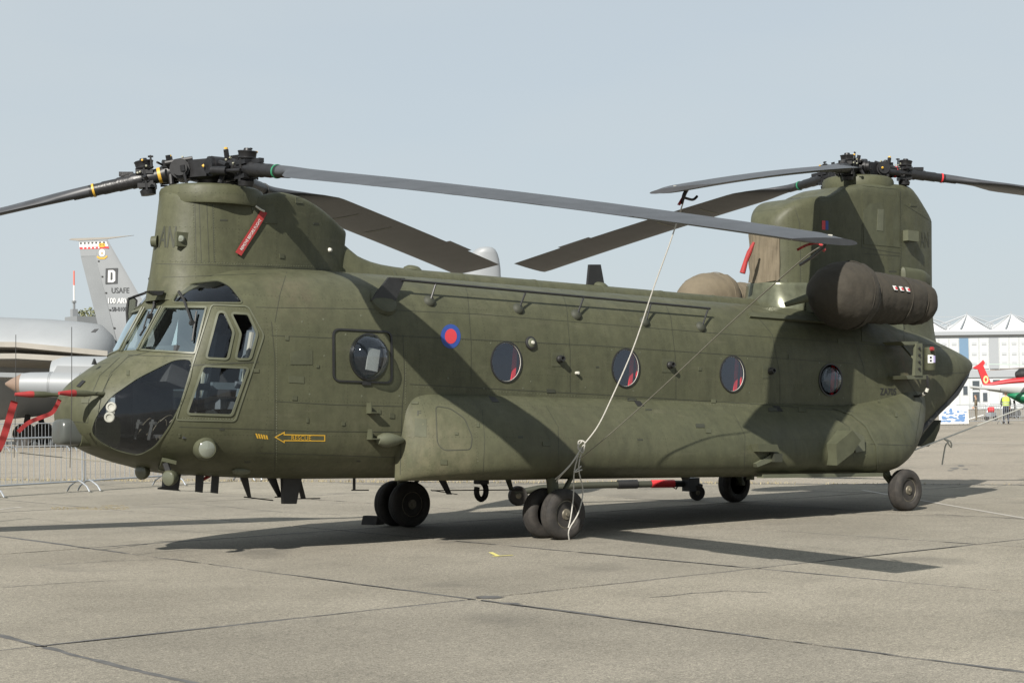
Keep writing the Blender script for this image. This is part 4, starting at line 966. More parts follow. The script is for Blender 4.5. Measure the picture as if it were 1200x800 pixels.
part('canister_label', cylpatch(b, .0865, Hc*.32, Hc*.66, 3.45, 4.45), M['white'], frm); part('canister_label', cylpatch(b, .0865, Hc*.34, Hc*.64, 4.47, 5.2), mat('lilac_label', (.38, .33, .55), .5), frm)
part('canister_print', cylpatch(b, .0872, Hc*.36, Hc*.46, 3.75, 4.15), M['black'], frm); part('canister_print', cylpatch(b, .0872, Hc*.50, Hc*.60, 3.75, 4.15), M['black'], frm)
part('red_cap', MB().lathe([(0, .035), (.04, .03), (.045, 0)], at_y(1091, 409, -1.71), (0, -1, .2), 14), M['redcloth'], frm)
part('bracket_cable', MB().tube([at_y(1086, 440, -1.6), at_y(1087, 450, -1.6), at_y(1087, 456, -1.58), at_y(1083, 461, -1.5), at_y(1077, 464, -1.4), at_y(1069, 464, -1.28)], .018, 7), M['black'], frm)
part('cable_clip', MB().tube([at_y(1087, 455, -1.6), at_y(1085.5, 459, -1.58)], .026, 8).tube([at_y(1083, 461, -1.5), at_y(1081, 463, -1.45)], .024, 8), M['ivory'], frm)
# ramp edge seal and ramp
m = MB(); strip(BODY, [(1133, 434), (1128, 445), (1118, 459), (1104, 475), (1090, 491), (1079, 507)], 4, .015, m)
SP = [(1135.0, 429, -.80), (1130.5, 441, -.98), (1119.5, 460, -1.06), (1109, 471.5, -1.1), (1098.5, 482, -1.14), (1088, 494, -1.16), (1079, 505, -1.18), (1073, 517, -1.2)]
sm_ = MB().tube([at_y(u, v, y) for u, v, y in SP], [.05, .065, .065, .06, .055, .05, .045, .04], 8)
part('ramp_seal', sm_, M['black']); part('ramp_seal', mirror(sm_), M['black'])
rampline = [(15.7, 0), (15.5, 0), (15.2, 0), (14.9, 0), (14.6, 0), (14.3, 0), (14.0, 0), (13.7, 0), (13.4, 0)]
V = []; F = []
for x, _ in rampline:
    w = float(pchip([s_[0] for s_ in HST], [s_[4] for s_ in HST], np.array([x]))[0])*.72; z = float(pchip([s_[0] for s_ in HST], [s_[2] for s_ in HST], np.array([x]))[0])
    V += [(x, -w, z+.03), (x+.02, -w, z-.03), (x+.02, w, z-.03), (x, w, z+.03)]
n = len(rampline)
for j in range(n-1):
    for k in range(4): F.append((j*4+k, j*4+(k+1) % 4, (j+1)*4+(k+1) % 4, (j+1)*4+k))
F += [(0, 1, 2, 3), tuple((n-1)*4+k for k in (3, 2, 1, 0))]
rm = part('loading_ramp', MB().add(V, F), M['skin2'])
part('ramp_fairing', MB().prism([at_y(u, v, -.4) for u, v in [(1079, 522), (1091, 509), (1103, 492), (1101, 503), (1095, 517), (1088, 523)]], (0, 0, 0), (0, .5, 0)), M['skin2'], rm)
# ---- undercarriage
def wheel(x, y, r, w, sgn, parent=None, flat=True):
    c = tob((x, y, r-.004)); ax = Vector((0, sgn, 0))
    prof = []
    hw = w/2
    T = [(-hw*.62, r*.56), (-hw*.9, r*.62), (-hw, r*.76), (-hw*.93, r*.88), (-hw*.72, r*.965), (-hw*.42, r*.995), (-hw*.40, r*.985), (-hw*.36, r*.985), (-hw*.34, r*1.0), (-.006, r*1.0), (-.004, r*.987), (.004, r*.987), (.006, r*1.0), (hw*.34, r*1.0), (hw*.36, r*.985), (hw*.40, r*.985), (hw*.42, r*.995), (hw*.72, r*.965), (hw*.93, r*.88), (hw, r*.76), (hw*.9, r*.62), (hw*.62, r*.56)]
    o = part('wheel', MB().lathe(T, c, ax, 48), M['rubber'], parent or heli)
    o2 = part('rim', MB().lathe([(-hw*.62, r*.57), (hw*.60, r*.57), (hw*.66, r*.52), (hw*.35, r*.46), (hw*.30, r*.30), (hw*.5, r*.24), (hw*.75, r*.2), (hw*.78, r*.08), (hw*.95, r*.07), (hw*.95, 0)], c, ax, 28), M['rim'], o)
    bb = MB()
    for k in range(8):
        t = 2*PI*k/8; bb.lathe([(hw*.3, .016), (hw*.52, .016), (hw*.53, 0)], c+Vector((math.cos(t)*r*.37, 0, math.sin(t)*r*.37)), ax, 6)
    part('wheel_bolt', bb, M['black'], o)
    return c
for sy in (-1, 1):
    g1 = part('landing_leg', MB().tube([tob((6.1, sy*1.58, .31)), tob((6.1, sy*1.58, .55)), tob((6.1, sy*1.52, .95))], [.055, .07, .08], 14).tube([tob((6.1, sy*1.40, .31)), tob((6.1, sy*1.76, .31))], .045, 12).tube([tob((6.1, sy*1.58, .35)), tob((6.5, sy*1.52, .8))], .03, 8), M['skin2'])
    wheel(6.1, sy*1.75, .312, .20, sy, g1); wheel(6.1, sy*1.41, .312, .20, -sy, g1)
    g2 = part('landing_leg', MB().tube([tob((12.95, sy*1.56, .31)), tob((12.80, sy*1.50, .52)), tob((12.72, sy*1.42, .95))], [.05, .06, .07], 14).tube([tob((12.95, sy*1.5, .31)), tob((12.95, sy*1.78, .31))], .04, 12).tube([tob((12.95, sy*1.54, .4)), tob((12.6, sy*1.5, .62))], .035, 8), M['skin2'])
    wheel(12.95, sy*1.71, .312, .22, sy, g2)
# ---- belly antennas and fittings (mostly black)
def belly(poly, y, t=.012, m_=M['black'], nm='belly_antenna'): return part(nm, MB().prism([at_y(u, v, y) for u, v in poly], (0, -t, 0), (0, t, 0)), m_)
belly([(192, 545), (212, 548), (208, 573), (211, 575), (186, 573), (186, 571), (191, 570)], -.1, .03)
belly([(230, 550), (239, 551), (237, 577), (229, 576)], -.3); belly([(249, 550), (257, 551), (255, 578), (247, 577)], -.3)
belly([(281, 558), (290, 558), (294, 583), (291, 583)], -.1); part('belly_antenna', MB().tube([at_y(286, 582, -.1), at_y(320, 586, -.1)], .008, 6), M['black'])
belly([(311, 556), (322, 556), (330, 582), (326, 582)], -.3); belly([(330, 556), (353, 556), (346, 590), (331, 590)], -.4, .03); belly([(346, 556), (351, 556), (358, 584), (353, 584)], .1)
part('belly_antenna', MB().tube([at_y(322, 582, -.3), at_y(331, 582, -.3)], .008, 6).tube([at_y(349, 584, .1), at_y(375, 583.6, .1)], .007, 6), M['black'])
part('belly_antenna', MB().tube([at_y(415, 558, -.3), at_y(415, 574, -.3)], .018, 6).tube([at_y(412, 574, -.3), at_y(432, 574, -.3)], .008, 6), M['black'])
belly([(513, 560), (521, 560), (529, 579), (524, 579)], -.1); part('belly_antenna', MB().tube([at_y(505, 574, -.1), at_y(536, 579, -.1)], .006, 6).tube([at_y(506, 574.5, -.3), at_y(612, 573.5, -.3)], .008, 6), M['black'])
belly([(592, 560), (598, 560), (601, 573), (597, 573)], .3, m_=M['skin2'])
hk = at_y(564, 575, 0); part('cargo_hook', MB().tube([hk+Vector((.08*math.sin(t)*1.0, 0, .11*math.cos(t))) for t in np.linspace(.3, 5.2, 14)], .038, 8).box(hk+Vector((0, 0, .16)), (.16, .12, .14)).tube([hk+Vector((0, 0, .2)), hk+Vector((0, 0, .42))], .05, 8), M['blackg'])
belly([(797, 556), (812, 556), (805, 562), (800, 562)], -.4)
part('belly_red_tab', MB().tube([at_y(237, 562, -.2), at_y(246, 557, -.2)], .02, 6), M['redcloth'])
# ---- wipers and mirrors
for pts in (((213, 346), (217, 352), (226, 380)), ((186, 342), (183, 360), (178, 372))):
    P = [BODY.cast(*p, .03)[0] for p in pts]; P[0] = BODY.cast(*pts[0], .06)[0]
    w_ = part('wiper_arm', MB().tube(P, [.018, .016, .012], 7).lathe([(-.02, .03), (.02, .03)], P[-1], (0, -1, 0), 10), M['black'])
P = [BODY.cast(231, 366, .02)[0], BODY.cast(226, 400, .02)[0]]; part('wiper_blade', MB().tube(P, .012, 6), M['black'])
P = [BODY.cast(176, 366, .02)[0], BODY.cast(170, 385, .02)[0]]; part('wiper_blade', MB().tube(P, .010, 6), M['black'])
part('temperature_probe', MB().tube([BODY.cast(172, 384, .02)[0], BODY.cast(168, 396, .05)[0]], .012, 6).tube([BODY.cast(188, 340, .02)[0], BODY.cast(184, 336, .12)[0]], .03, 6), M['black'])
ma = Vector((1.45, 1.12, 2.75)); 
mr = [at_y(150, 350, .95), at_y(156, 348, .95), at_y(160, 352, .95), at_y(158, 368, .95), at_y(152, 382, .95), at_y(149.5, 381, .95), at_y(148.5, 366, .95)]
mirr = part('rear_mirror', MB().tube(mr+[mr[0]], .014, 6), M['black']); part('mirror_glass', MB().prism(mr, (0, -.004, 0), (0, .004, 0)), M['lens'], mirr)
part('mirror_arm', MB().tube([mr[1], at_y(168, 344, .95), at_y(178, 340, .7)], .016, 6), M['black'], mirr)
# crown antenna above the windscreen
part('crown_bracket', MB().prism([at_y(172, 341, -.2), at_y(190, 341, -.2), at_y(187, 346, -.2), at_y(182, 346, -.2)], (0, -.06, 0), (0, .06, 0)), M['black'])
# ================================================================= ROTORS (world frame heads, parented to the helicopter)
def rotor(cx_w, cz_w, azs, droops, bands, twist=0.0, lead_sign=1):
    T = MBI @ Matrix.Translation((cx_w, 0, cz_w))
    hub = bpy.data.objects.new('rotor_head', None); C.objects.link(hub); hub.parent = heli; hub.matrix_local = T
    def hp_(nm, mb, m_, sm=R(35)): return mb.build(nm, m_, hub, sm)
    hp_('mast', MB().lathe([(-.42, .16), (-.2, .14), (-.12, .17), (-.05, .2)], (0, 0, 0), (0, 0, 1), 24), M['blackg'])
    mb = MB().lathe([(-.12, .22), (-.10, .27), (.06, .27), (.09, .2), (.12, .12), (.13, 0)], (0, 0, 0), (0, 0, 1), 18)
    for k in range(3):
        a = azs[k]+PI/3; mb.box((math.cos(a)*.22, math.sin(a)*.22, .0), (.12, .26, .2), Matrix.Rotation(a, 3, 'Z'))
    hp_('hub_body', mb, M['blackg'])
    for k, (az, D) in enumerate(zip(azs, droops)):
        tws = twist[k]
        d = Vector((math.cos(az), math.sin(az), 0)); s = Vector((-d.y, d.x, 0)); L = 9.14; up = (Vector((0, 0, 1))+d*(D*.72/8.8)*.8).normalized()
        def dz(r):
            q = max(0, (r-.35))/(L-.35); return -D*(.86*q+.14*q*q)
        def P(r, o=0, h=0): return d*r+s*o+up*(dz(r)+h)
        # flapping hinge block, pitch shaft
        mb = MB().box(P(.36), (.22, .20, .16), Matrix.Rotation(az, 3, 'Z')).tube([P(.34, -.21), P(.34, .21)], .115, 20).tube([P(.34, -.25), P(.34, .25)], .06, 12)
        for o_ in (-.2, .2): mb.tube([P(.34, o_*1.02), P(.34, o_*1.28)], .09, 16)
        mb.tube([P(.4), P(.52), P(.60), P(.74)], [.10, .115, .085, .085], 18)
        mb.box(P(.5, .05, .10), (.10, .12, .09), Matrix.Rotation(az+.2, 3, 'Z')).tube([P(.18, .16, .12), P(.5, .14, .10)], .03, 8).tube([P(.2, -.16, .1), P(.58, -.15, .02)], .035, 8)
        for o_, h_ in ((.12, .14), (-.1, .15), (.2, -.12), (-.16, -.14)): mb.tube([P(.46, o_*.7, h_*.4), P(.46, o_, h_+.05*(1 if h_ > 0 else -1))], .03, 8)
        hp_('flap_hinge', mb, M['blackg'])
        bandc = bands[k]
        hp_('paint_band', MB().tube([P(.575), P(.615)], .093, 20), M[bandc[0]])
        # lag hinge: tall vertical pin with reservoir on top
        c = P(.76)
        mb = MB().lathe([(-.20, .04), (-.195, .085), (-.14, .095), (-.12, .06), (-.06, .055), (-.05, .085), (.03, .085), (.04, .055), (.10, .06), (.11, .10), (.125, .108), (.135, .10), (.18, .105), (.195, .114), (.205, .105), (.208, .05), (.235, .04), (.24, 0)], c, up, 22)
        mb.box(c+up*.07, (.2, .19, .05), Matrix.Rotation(az, 3, 'Z')).box(c-up*.09, (.2, .19, .05), Matrix.Rotation(az, 3, 'Z')).box(c-d*.02, (.14, .14, .2), Matrix.Rotation(az, 3, 'Z'))
        for o_ in (-.085, .085): mb.tube([c+s*o_+up*.11, c+s*o_-up*.15], .018, 6)
        mb.tube([c-d*.09+s*.1+up*.12, c-d*.10+s*.1+up*.26], [.016, .010], 6).tube([c-d*.13+s*.1+up*.245, c-d*.07+s*.1+up*.245], .012, 6)
        rz_ = random.Random(int(az*100)+9)
        hb2 = MB()
        for _ in range(9):
            q0 = P(rz_.uniform(.18, .8), rz_.uniform(-.2, .2), rz_.uniform(-.12, .14)); q1 = q0+Vector((rz_.uniform(-.14, .14), rz_.uniform(-.14, .14), rz_.uniform(-.05, .07))); hb2.tube([q0, q1], rz_.uniform(.010, .026), 7)
        hp_('lag_hinge', mb, M['blackg'])
        hp_('hub_fitting', hb2, M['blackg'])['kind'] = 'stuff'
        hb2 = MB()
        for _ in range(10):
            q0 = P(rz_.uniform(.2, .85), rz_.uniform(-.17, .17), rz_.uniform(.02, .16)); hb2.lathe([(0, .013), (.02, .012), (.022, 0)], q0, (rz_.uniform(-1, 1), rz_.uniform(-1, 0), rz_.uniform(0, 1)), 6)
        hp_('hinge_bolt', hb2, M['rivet'])['kind'] = 'stuff'
        hp_('oil_cap', MB().lathe([(.0, .014), (.03, .012), (.032, 0)], c+s*.10+up*.20, s, 8).lathe([(.0, .024), (.02, .02), (.022, 0)], P(.46, -.1, .205), up, 8).lathe([(0, .02), (.02, 0)], P(.3, -.29, 0), -s, 8), M['yellow'])
        hp_('pitch_link', MB().tube([P(.30, .24, -.02), P(.26, .26, -.40)], .018, 8).tube([P(.30, .24, -.04), P(.30, .24, .03)], .035, 8), M['blackg'])
        hp_('damper', MB().tube([P(.42, -.24, -.05), P(.62, -.17, -.04)], .05, 12).tube([P(.62, -.17, -.04), P(.82, -.12, -.02)], .022, 8), M['blackg'])
        # blade socket and boot
        mb = MB().tube([P(.80), P(.92), P(.94), P(1.08), P(1.10), P(1.26), P(1.28), P(1.42), P(1.44), P(1.62)], [.085, .092, .082, .084, .076, .078, .071, .073, .066, .064], 20)
        mb.box(P(.98, 0, .10), (.16, .06, .05), Matrix.Rotation(az, 3, 'Z'))
        hp_('blade_socket', mb, M['grip'])
        hp_('paint_band', MB().tube([P(1.365), P(1.39)], .080, 16), M[bandc[1]])
        # blade: airfoil sections
        rs_ = [1.40, 1.5, 1.62, 1.8, 2.0, 2.2, 2.4, 2.55, 2.8, 3.4, 4.2, 5.0, 5.8, 6.6, 7.3, 8.0, 8.5, 8.9, 9.08, 9.14]
        V = []; n = 20
        for r in rs_:
            g = min(1, max(0, (r-1.5)/1.0)); g = g*g*(3-2*g); ch = .14+(.81-.14)*g; th = .13*(1-g)+.082*g
            if r > 9.0: ch *= 1-.0*(r-9.0); th *= .6
            lead = .07+(.215-.07)*g; tw = tws+R(7)*(1-r/9.14)*g-R(1)
            for q in range(n):
                t = 2*PI*q/n; xx = (math.cos(t)+1)/2       # 1 = trailing edge
                yy = 5*(.2969*math.sqrt(xx)-.126*xx-.3516*xx**2+.2843*xx**3-.1036*xx**4)*th*1.25*g+math.sin(PI*xx)*0+(1-g)*th*.55*abs(math.sin(t))
                o_ = lead-xx*ch; h_ = yy if t < PI else -yy*.75
                if r > 9.0: o_ -= 0
                V.append(P(r, lead_sign*(o_*math.cos(tw)-h_*math.sin(tw)), h_*math.cos(tw)+o_*math.sin(tw)))
        F = []
        for j in range(len(rs_)-1):
            for q in range(n): F.append((j*n+q, j*n+(q+1) % n, (j+1)*n+(q+1) % n, (j+1)*n+q))
        F += [tuple(range(n))[::-1], tuple((len(rs_)-1)*n+q for q in range(n))]
        hp_('rotor_blade', MB().add(V, F), M['blade'], R(40))
        for r0 in (3.5, 4.7):
            VS = []; n5 = 8
            for r in (r0, r0+.035):
                tw = tws+R(7)*(1-r/9.14)-R(1)
                for q in range(n5+1):
                    xx = .25+.5*q/n5; yy = 5*(.2969*math.sqrt(xx)-.126*xx-.3516*xx**2+.2843*xx**3-.1036*xx**4)*.082*1.25; o_ = .215-xx*.81; h_ = -yy*.75-.003
                    VS.append(P(r, lead_sign*(o_*math.cos(tw)-h_*math.sin(tw)), h_*math.cos(tw)+o_*math.sin(tw)))
            hp_('blade_stripe', MB().add(VS, [(q, q+1, n5+2+q, n5+1+q) for q in range(n5)]), M['rivet'])
        q4 = []
        for r in (6.5, 7.5):
            tw = tws+R(7)*(1-r/9.14)-R(1)
            for o_ in (-.59, -.655): q4.append(P(r, lead_sign*o_*math.cos(tw), o_*math.sin(tw)))
        hp_('trim_tab', MB().prism([q4[0], q4[2], q4[3], q4[1]], (0, 0, -.003), (0, 0, .003)), M['blade'])
        hp_('blade_weight', MB().tube([P(9.0, .05, .03), P(9.0, .05, .045)], .02, 6), M['ivory'])
    return hub
AZ1 = -1.5574; AZ2 = -2.7142; T3 = 2*PI/3
rotor(2.24, 4.42, [AZ1+R(1.2), AZ1+T3+R(1.9), R(145)], [1.55, .53, 2.25], [('black', 'green'), ('black', 'black'), ('yellow', 'yellow')], twist=[R(1.5), R(-8), R(-14)])
rotor(14.19, 5.38, [AZ2, AZ2-T3, AZ2+T3], [1.32, .97, 1.3], [('black', 'black'), ('black', 'green'), ('red', 'red')], twist=[R(-3), R(-9), R(-4)], lead_sign=-1)
# ================================================================= THINGS ON AND AROUND THE HELICOPTER
def at_yw(u, v, y): d = rayd(u, v); return CW+d*((y-CW.y)/d.y)
def ropething(name, label, paths, r, m=M['rope'], cat='rope'):
    o = None
    root = None
    if len(paths) == 1:
        o = MB().tube(smooth_path(paths[0]), r, 7).build(name, m); tag(o, label, cat); return o
    root = thing(name, label, cat, loc=tuple(paths[0][0]))
    for p in paths:
        q = MB().tube([x-Vector(paths[0][0]) for x in smooth_path(p)], r, 7).build('strand', m, root)
    return root
def smooth_path(P, k=6):
    P = [Vector(p) for p in P]
    if len(P) < 3: return P
    out = []
    for i in range(len(P)-1):
        a = P[max(i-1, 0)]; b = P[i]; c = P[i+1]; d = P[min(i+2, len(P)-1)]
        for j in range(k):
            t = j/k; out.append(.5*((2*b)+(c-a)*t+(2*a-5*b+4*c-d)*t*t+(-a+3*b-3*c+d)*t**3))
    out.append(P[-1]); return out
Y = lambda u, v, y: at_yw(u, v, y)
main = [Y(801, 236, -3.5), Y(785, 285, -3.3), Y(765, 340, -3.0), Y(742, 408, -2.7), Y(715, 470, -2.45), Y(700, 500, -2.3), Y(684, 521, -2.15)]
rp1 = ropething('tie_down_rope', 'thick white rope from the rear rotor blade tip down to the near front wheels', [main,
    [Y(684, 521, -2.15), Y(679, 527, -2.14), Y(678, 517, -2.14), Y(685, 518, -2.2), Y(683, 530, -2.15), Y(677, 524, -2.16), Y(682, 517, -2.2)],
    [Y(682, 524, -2.14), Y(672, 540, -2.1), Y(660, 553, -2.0), Y(651, 561, -1.85)], [Y(680, 527, -2.16), Y(668, 545, -2.1), Y(658, 556, -2.0), Y(652, 564, -1.85)],
    [Y(683, 524, -2.14), Y(678, 548, -2.1), Y(683, 575, -2.02), Y(678, 600, -2.0), Y(667, 620, -1.98), Y(667, 632, -1.95)], [Y(680, 524, -2.14), Y(673, 552, -2.08), Y(672, 580, -2.0), Y(669, 605, -1.98), Y(666, 618, -1.97)],
    [Y(682, 550, -2.1), Y(673, 553, -2.1), Y(681, 546, -2.1)]], .0082)
rp2 = ropething('mooring_line', 'thin grey cord from the long front rotor blade tip to the near front wheels', [[Y(966, 287, -8.6), Y(938, 306, -8.1), Y(860, 375, -6.4), Y(780, 450, -4.6), Y(720, 504, -3.1), Y(680, 537, -2.2)]], .006, M['cord'])
rp3 = ropething('blade_sling', 'dark chain sling under the rear rotor blade tip', [[Y(806, 221, -3.6), Y(802, 230, -3.55), Y(799, 238, -3.5), Y(801, 228, -3.5), Y(805, 221, -3.55)], [Y(803, 232, -3.52), Y(812, 234, -3.5), Y(817, 230, -3.5)]], .016, M['blackg'])
MBx = MB().add([Y(806, 219, -3.5), Y(809, 220, -3.5), Y(797, 241, -3.5), Y(793.5, 240, -3.5)], [(0, 1, 2, 3)]).add([Y(806, 219, -3.48), Y(809, 220, -3.48), Y(797, 241, -3.48), Y(793.5, 240, -3.48)], [(3, 2, 1, 0)]); o = MBx.build('red_ribbon', M['redcloth']); tag(o, 'narrow red ribbon hanging beside the chain under the rear blade tip', 'ribbon')
def ribbon(name, label, pts, w, m, yplane, sag=0, text=None, thick=.006, cat='streamer'):
    P = smooth_path([Vector((a, b, 0)) for a, b in pts], 5); V = []
    root = None
    for i, p in enumerate(P):
        d = (P[min(i+1, len(P)-1)]-P[max(i-1, 0)]).normalized(); n = Vector((-d.y, d.x, 0))*w/2; yy = yplane(i/(len(P)-1)) if callable(yplane) else yplane
        wob = .02*math.sin(i*1.3)
        for sgn, dy in ((1, 0), (1, thick), (-1, thick), (-1, 0)): V.append(Y(p.x+n.x*sgn, p.y+n.y*sgn, yy+dy+wob))
    F = []; N = len(P)
    for i in range(N-1):
        for k in range(4): F.append((4*i+k, 4*i+(k+1) % 4, 4*i+4+(k+1) % 4, 4*i+4+k))
    F += [(3, 2, 1, 0), (4*N-4, 4*N-3, 4*N-2, 4*N-1)]
    o = MB().add(V, F).build(name, m, None, R(60)); tag(o, label, cat); return o
ribbon('blade_tie_ribbon', 'red ribbon tied at the tip of the long front rotor blade', [(934, 293), (946, 287), (958, 285), (966, 290), (965, 295)], 3, M['redcloth'], -8.55)
o = MB().tube([Y(970, 278, -8.7), Y(967, 288, -8.65), Y(952, 301, -8.4), Y(938, 310, -8.1)], .014, 7).build('blade_tie_strap', M['blackg']); tag(o, 'dark strap looped over the tip of the long front rotor blade', 'strap')
# pitot covers with streamers
pcw = tow(pt)
def mapbody(mb): m = MB(); m.v = [tuple(tow(Vector(v))) for v in mb.v]; m.f = mb.f; m.mi = mb.mi; return m
cvp = mapbody(MB().tube([pc, pc.lerp(pt, .3), pc.lerp(pt, 1.35)], [.036, .037, .018], 12)); o = cvp.build('pitot_cover', M['redcloth']); tag(o, 'red sleeve over the near pitot tube on the nose', 'pitot cover')
pc2 = Vector((pc.x, -pc.y, pc.z)); pt2 = Vector((pt.x, -pt.y, pt.z))
cvp = mapbody(MB().tube([pc2, pc2.lerp(pt2, .3), pc2.lerp(pt2, 1.35)], [.036, .037, .018], 12)); o = cvp.build('pitot_cover', M['redcloth']); tag(o, 'red sleeve over the far pitot tube at the left edge', 'pitot cover')
ribbon('pitot_streamer', 'red streamer blowing back from the near pitot sleeve in front of the barrier', [(70, 468), (66, 476), (60, 484), (45, 490), (32, 496), (21, 506)], 5, M['redcloth'], lambda t: tow(pc).y-.1)
ribbon('pitot_streamer', 'broad red streamer hanging down from the far pitot sleeve at the left edge', [(17, 470), (13, 483), (8, 500), (3, 515), (-3, 528)], 8.5, M['redcloth'], lambda t: tow(pc2).y-.1)
# REMOVE BEFORE FLIGHT streamer on the forward pylon
def on_pyl(pts, w, off, m): return strip(HULL, pts, w, off, MB(), step=4)
rbfp = [(308, 248), (303, 257), (295, 271), (286, 285), (278, 298)]
rb_ = thing('warning_streamer', 'red warning streamer with white lettering hung on the side of the forward pylon', 'streamer', xf=HX)
m = strip(HULL, rbfp, 8, .03, MB(), step=4); n0_ = len(m.v); m2 = strip(HULL, rbfp, 8, .024, MB(), step=4); m.add(m2.v, [tuple(reversed(f)) for f in m2.f]); m.build('cloth', M['redcloth'], rb_)
def text_line(txt, a, b, h, off):
    V, F = text_mesh(txt); a = Vector(a); b = Vector(b); d = b-a; n = Vector((d.y, -d.x)).normalized(); c = (a+b)/2
    return MB().add([HULL.cast((c+d*x+n*y*h).x, (c+d*x+n*y*h).y, off)[0] for x, y in V], F)
text_line('REMOVE BEFORE FLIGHT', (281, 293), (303.5, 257.5), 3.4, .034).build('lettering', M['white'], rb_)
MB().tube([HULL.cast(298, 242, .03)[0], HULL.cast(303, 246, .04)[0], HULL.cast(308, 248, .03)[0]], .012, 6).build('cord', M['ivory'], rb_)
# red cover strip under the engine
# ---- tow bar lying under the belly
tA = ground_at(607, 592); tB = ground_at(817, 586)
tb = thing('tow_bar', 'long dark tow bar with red sleeve and small wheels under the belly', 'tow bar', loc=tuple(tA))
def L2(p): return Vector(p)-tA
dB = (tB-tA).normalized(); zt = .33
p_a = tA+Vector((0, 0, .22)); p_b = at_yw(690, 565, (tA.y+tB.y)/2); 
def bar(t, z): q = tA.lerp(tB, t); return Vector((q.x, q.y, z))
MB().tube([L2(bar(-.02, .2)), L2(bar(.12, .27)), L2(bar(.35, .30)), L2(bar(.86, .29))], .055, 12).build('pole', M['seam'], tb)
MB().tube([L2(bar(.55, .30)), L2(bar(.66, .30))], .075, 12).build('coupling', M['black'], tb)
MB().tube([L2(bar(.74, .295)), L2(bar(.87, .29))], .066, 12).build('red_sleeve', M['red'], tb)
MB().tube([L2(bar(.86, .29)), L2(bar(.97, .28)), L2(bar(1.03, .24))], [.06, .05, .03], 10).build('tow_head', M['blackg'], tb)
MB().box(L2(bar(.965, .27)), (.26, .16, .22)).tube([L2(bar(.9, .3)), L2(bar(.88, .2)), L2(bar(.86, .24))], .012, 6).build('bracket', M['blackg'], tb)
for t, r in ((0, .16), (1.0, .13)):
    w_ = MB().lathe([(-.05, r*.6), (-.06, r*.9), (-.03, r), (.03, r), (.06, r*.9), (.05, r*.6)], L2(bar(t, r)), Vector((-.45, -.9, 0)), 28).build('wheel', M['rubber'], tb)
    MB().lathe([(-.04, r*.6), (.045, r*.6), (.05, r*.3), (.06, 0)], L2(bar(t, r)), Vector((-.45, -.9, 0)), 20).build('rim', M['rim'], w_)
# wheel chock
def chock(u, v, lab, rz):
    p = ground_at(u, v); t = thing('wheel_chock', lab, 'wheel chock', loc=tuple(p), group='wheel chocks under the helicopter'); t.rotation_euler.z = rz
    MB().prism([(-.10, 0, 0), (.10, 0, 0), (.05, 0, .12), (-.06, 0, .12)], (0, -.13, 0), (0, .13, 0)).build('block', M['rubber'], t)
    MB().tube([(0, -.2, .1), (0, -.3, .02), (.1, -.42, .01)], .012, 6).build('cord', M['rope'], t)
chock(437, 614, 'black wheel chock in front of the far front wheels', .3)
# ---- ropes away to the sides, with their posts
pst = ground_at(1290, 505)
e0 = tow(at_y(1072, 527, -1.15)); e1 = at_depth(1285, 444, 38)
ropething('guy_rope', 'white rope running from the loading ramp out to the right', [[e0, e0.lerp(e1, .06)+Vector((0, 0, -.0)), e0.lerp(e1, .5)+Vector((0, 0, -.0)), e1], [e0.lerp(e1, .115), e0.lerp(e1, .115)+Vector((.05, -.05, -.06)), e0.lerp(e1, .115)+Vector((.0, -.03, -.12)), e0.lerp(e1, .115)+Vector((-.10, -.03, -.42))], [e0.lerp(e1, .115), e0.lerp(e1, .12)+Vector((.08, -.05, -.06)), e0.lerp(e1, .12)+Vector((.10, -.05, -.15)), e0.lerp(e1, .12)+Vector((.02, -.04, -.08))]], .013, M['ivory'])
MB().tube([(e1.x, e1.y, 0), (e1.x, e1.y, e1.z+.05)], .04, 10).lathe([(0, .2), (.03, .2), (.05, .06)], (e1.x, e1.y, 0), (0, 0, 1), 20).build('rope_post', M['steel']); tag(bpy.data.objects['rope_post'], 'grey rope post off to the right of the helicopter', 'post')
w1 = at_depth(-60, 520, 24); w2 = tow(at_y(262, 551, .5))
ropething('barrier_rope', 'thin white rope stretched from the left edge under the nose', [[w1, w1.lerp(w2, .33)+Vector((0, 0, -.03)), w1.lerp(w2, .66)+Vector((0, 0, -.03)), w2]], .006, M['cord'])
o = MB().tube([(w1.x, w1.y, 0), (w1.x, w1.y, w1.z+.05)], .03, 8).lathe([(0, .2), (.03, .2), (.05, .06)], (w1.x, w1.y, 0), (0, 0, 1), 20).build('rope_post', M['steel']); tag(o, 'grey rope post beyond the left edge of the barrier', 'post')
# ================================================================= CROWD BARRIERS
def barrier_proto():
    t = thing('crowd_barrier', 'x', 'barrier'); L = 2.3
    MB().tube([(0, 0, .22), (0, 0, 1.06), (.05, 0, 1.1), (L-.05, 0, 1.1), (L, 0, 1.06), (L, 0, .22), (0, 0, .22)], .019, 8).build('frame', M['steel'], t)
    g = MB().tube([(0, 0, 0), (0, 0, .82)], .008, 6).mesh('bar', M['steel'], R(35))
    for k in range(1, 17):
        o = bpy.data.objects.new('bar', g); C.objects.link(o); o.parent = t; o.location = (L*k/17, 0, .25)
    for x in (.10, L-.10):
        MB().tube([(x, -.32, 0.02), (x, -.24, .12), (x, -.1, .2), (x, 0, .235), (x, .1, .2), (x, .24, .12), (x, .32, 0.02)], .017, 8).build('foot', M['steel'], t)
    return t
def copy_thing(src, loc, rz, label, group):
    r = src.copy(); C.objects.link(r); r.location = loc; r.rotation_euler = (0, 0, rz); r['label'] = label; r['group'] = group
    for ch in src.children:
        c = ch.copy(); C.objects.link(c); c.parent = r
    return r
bp_ = barrier_proto(); used = [False]
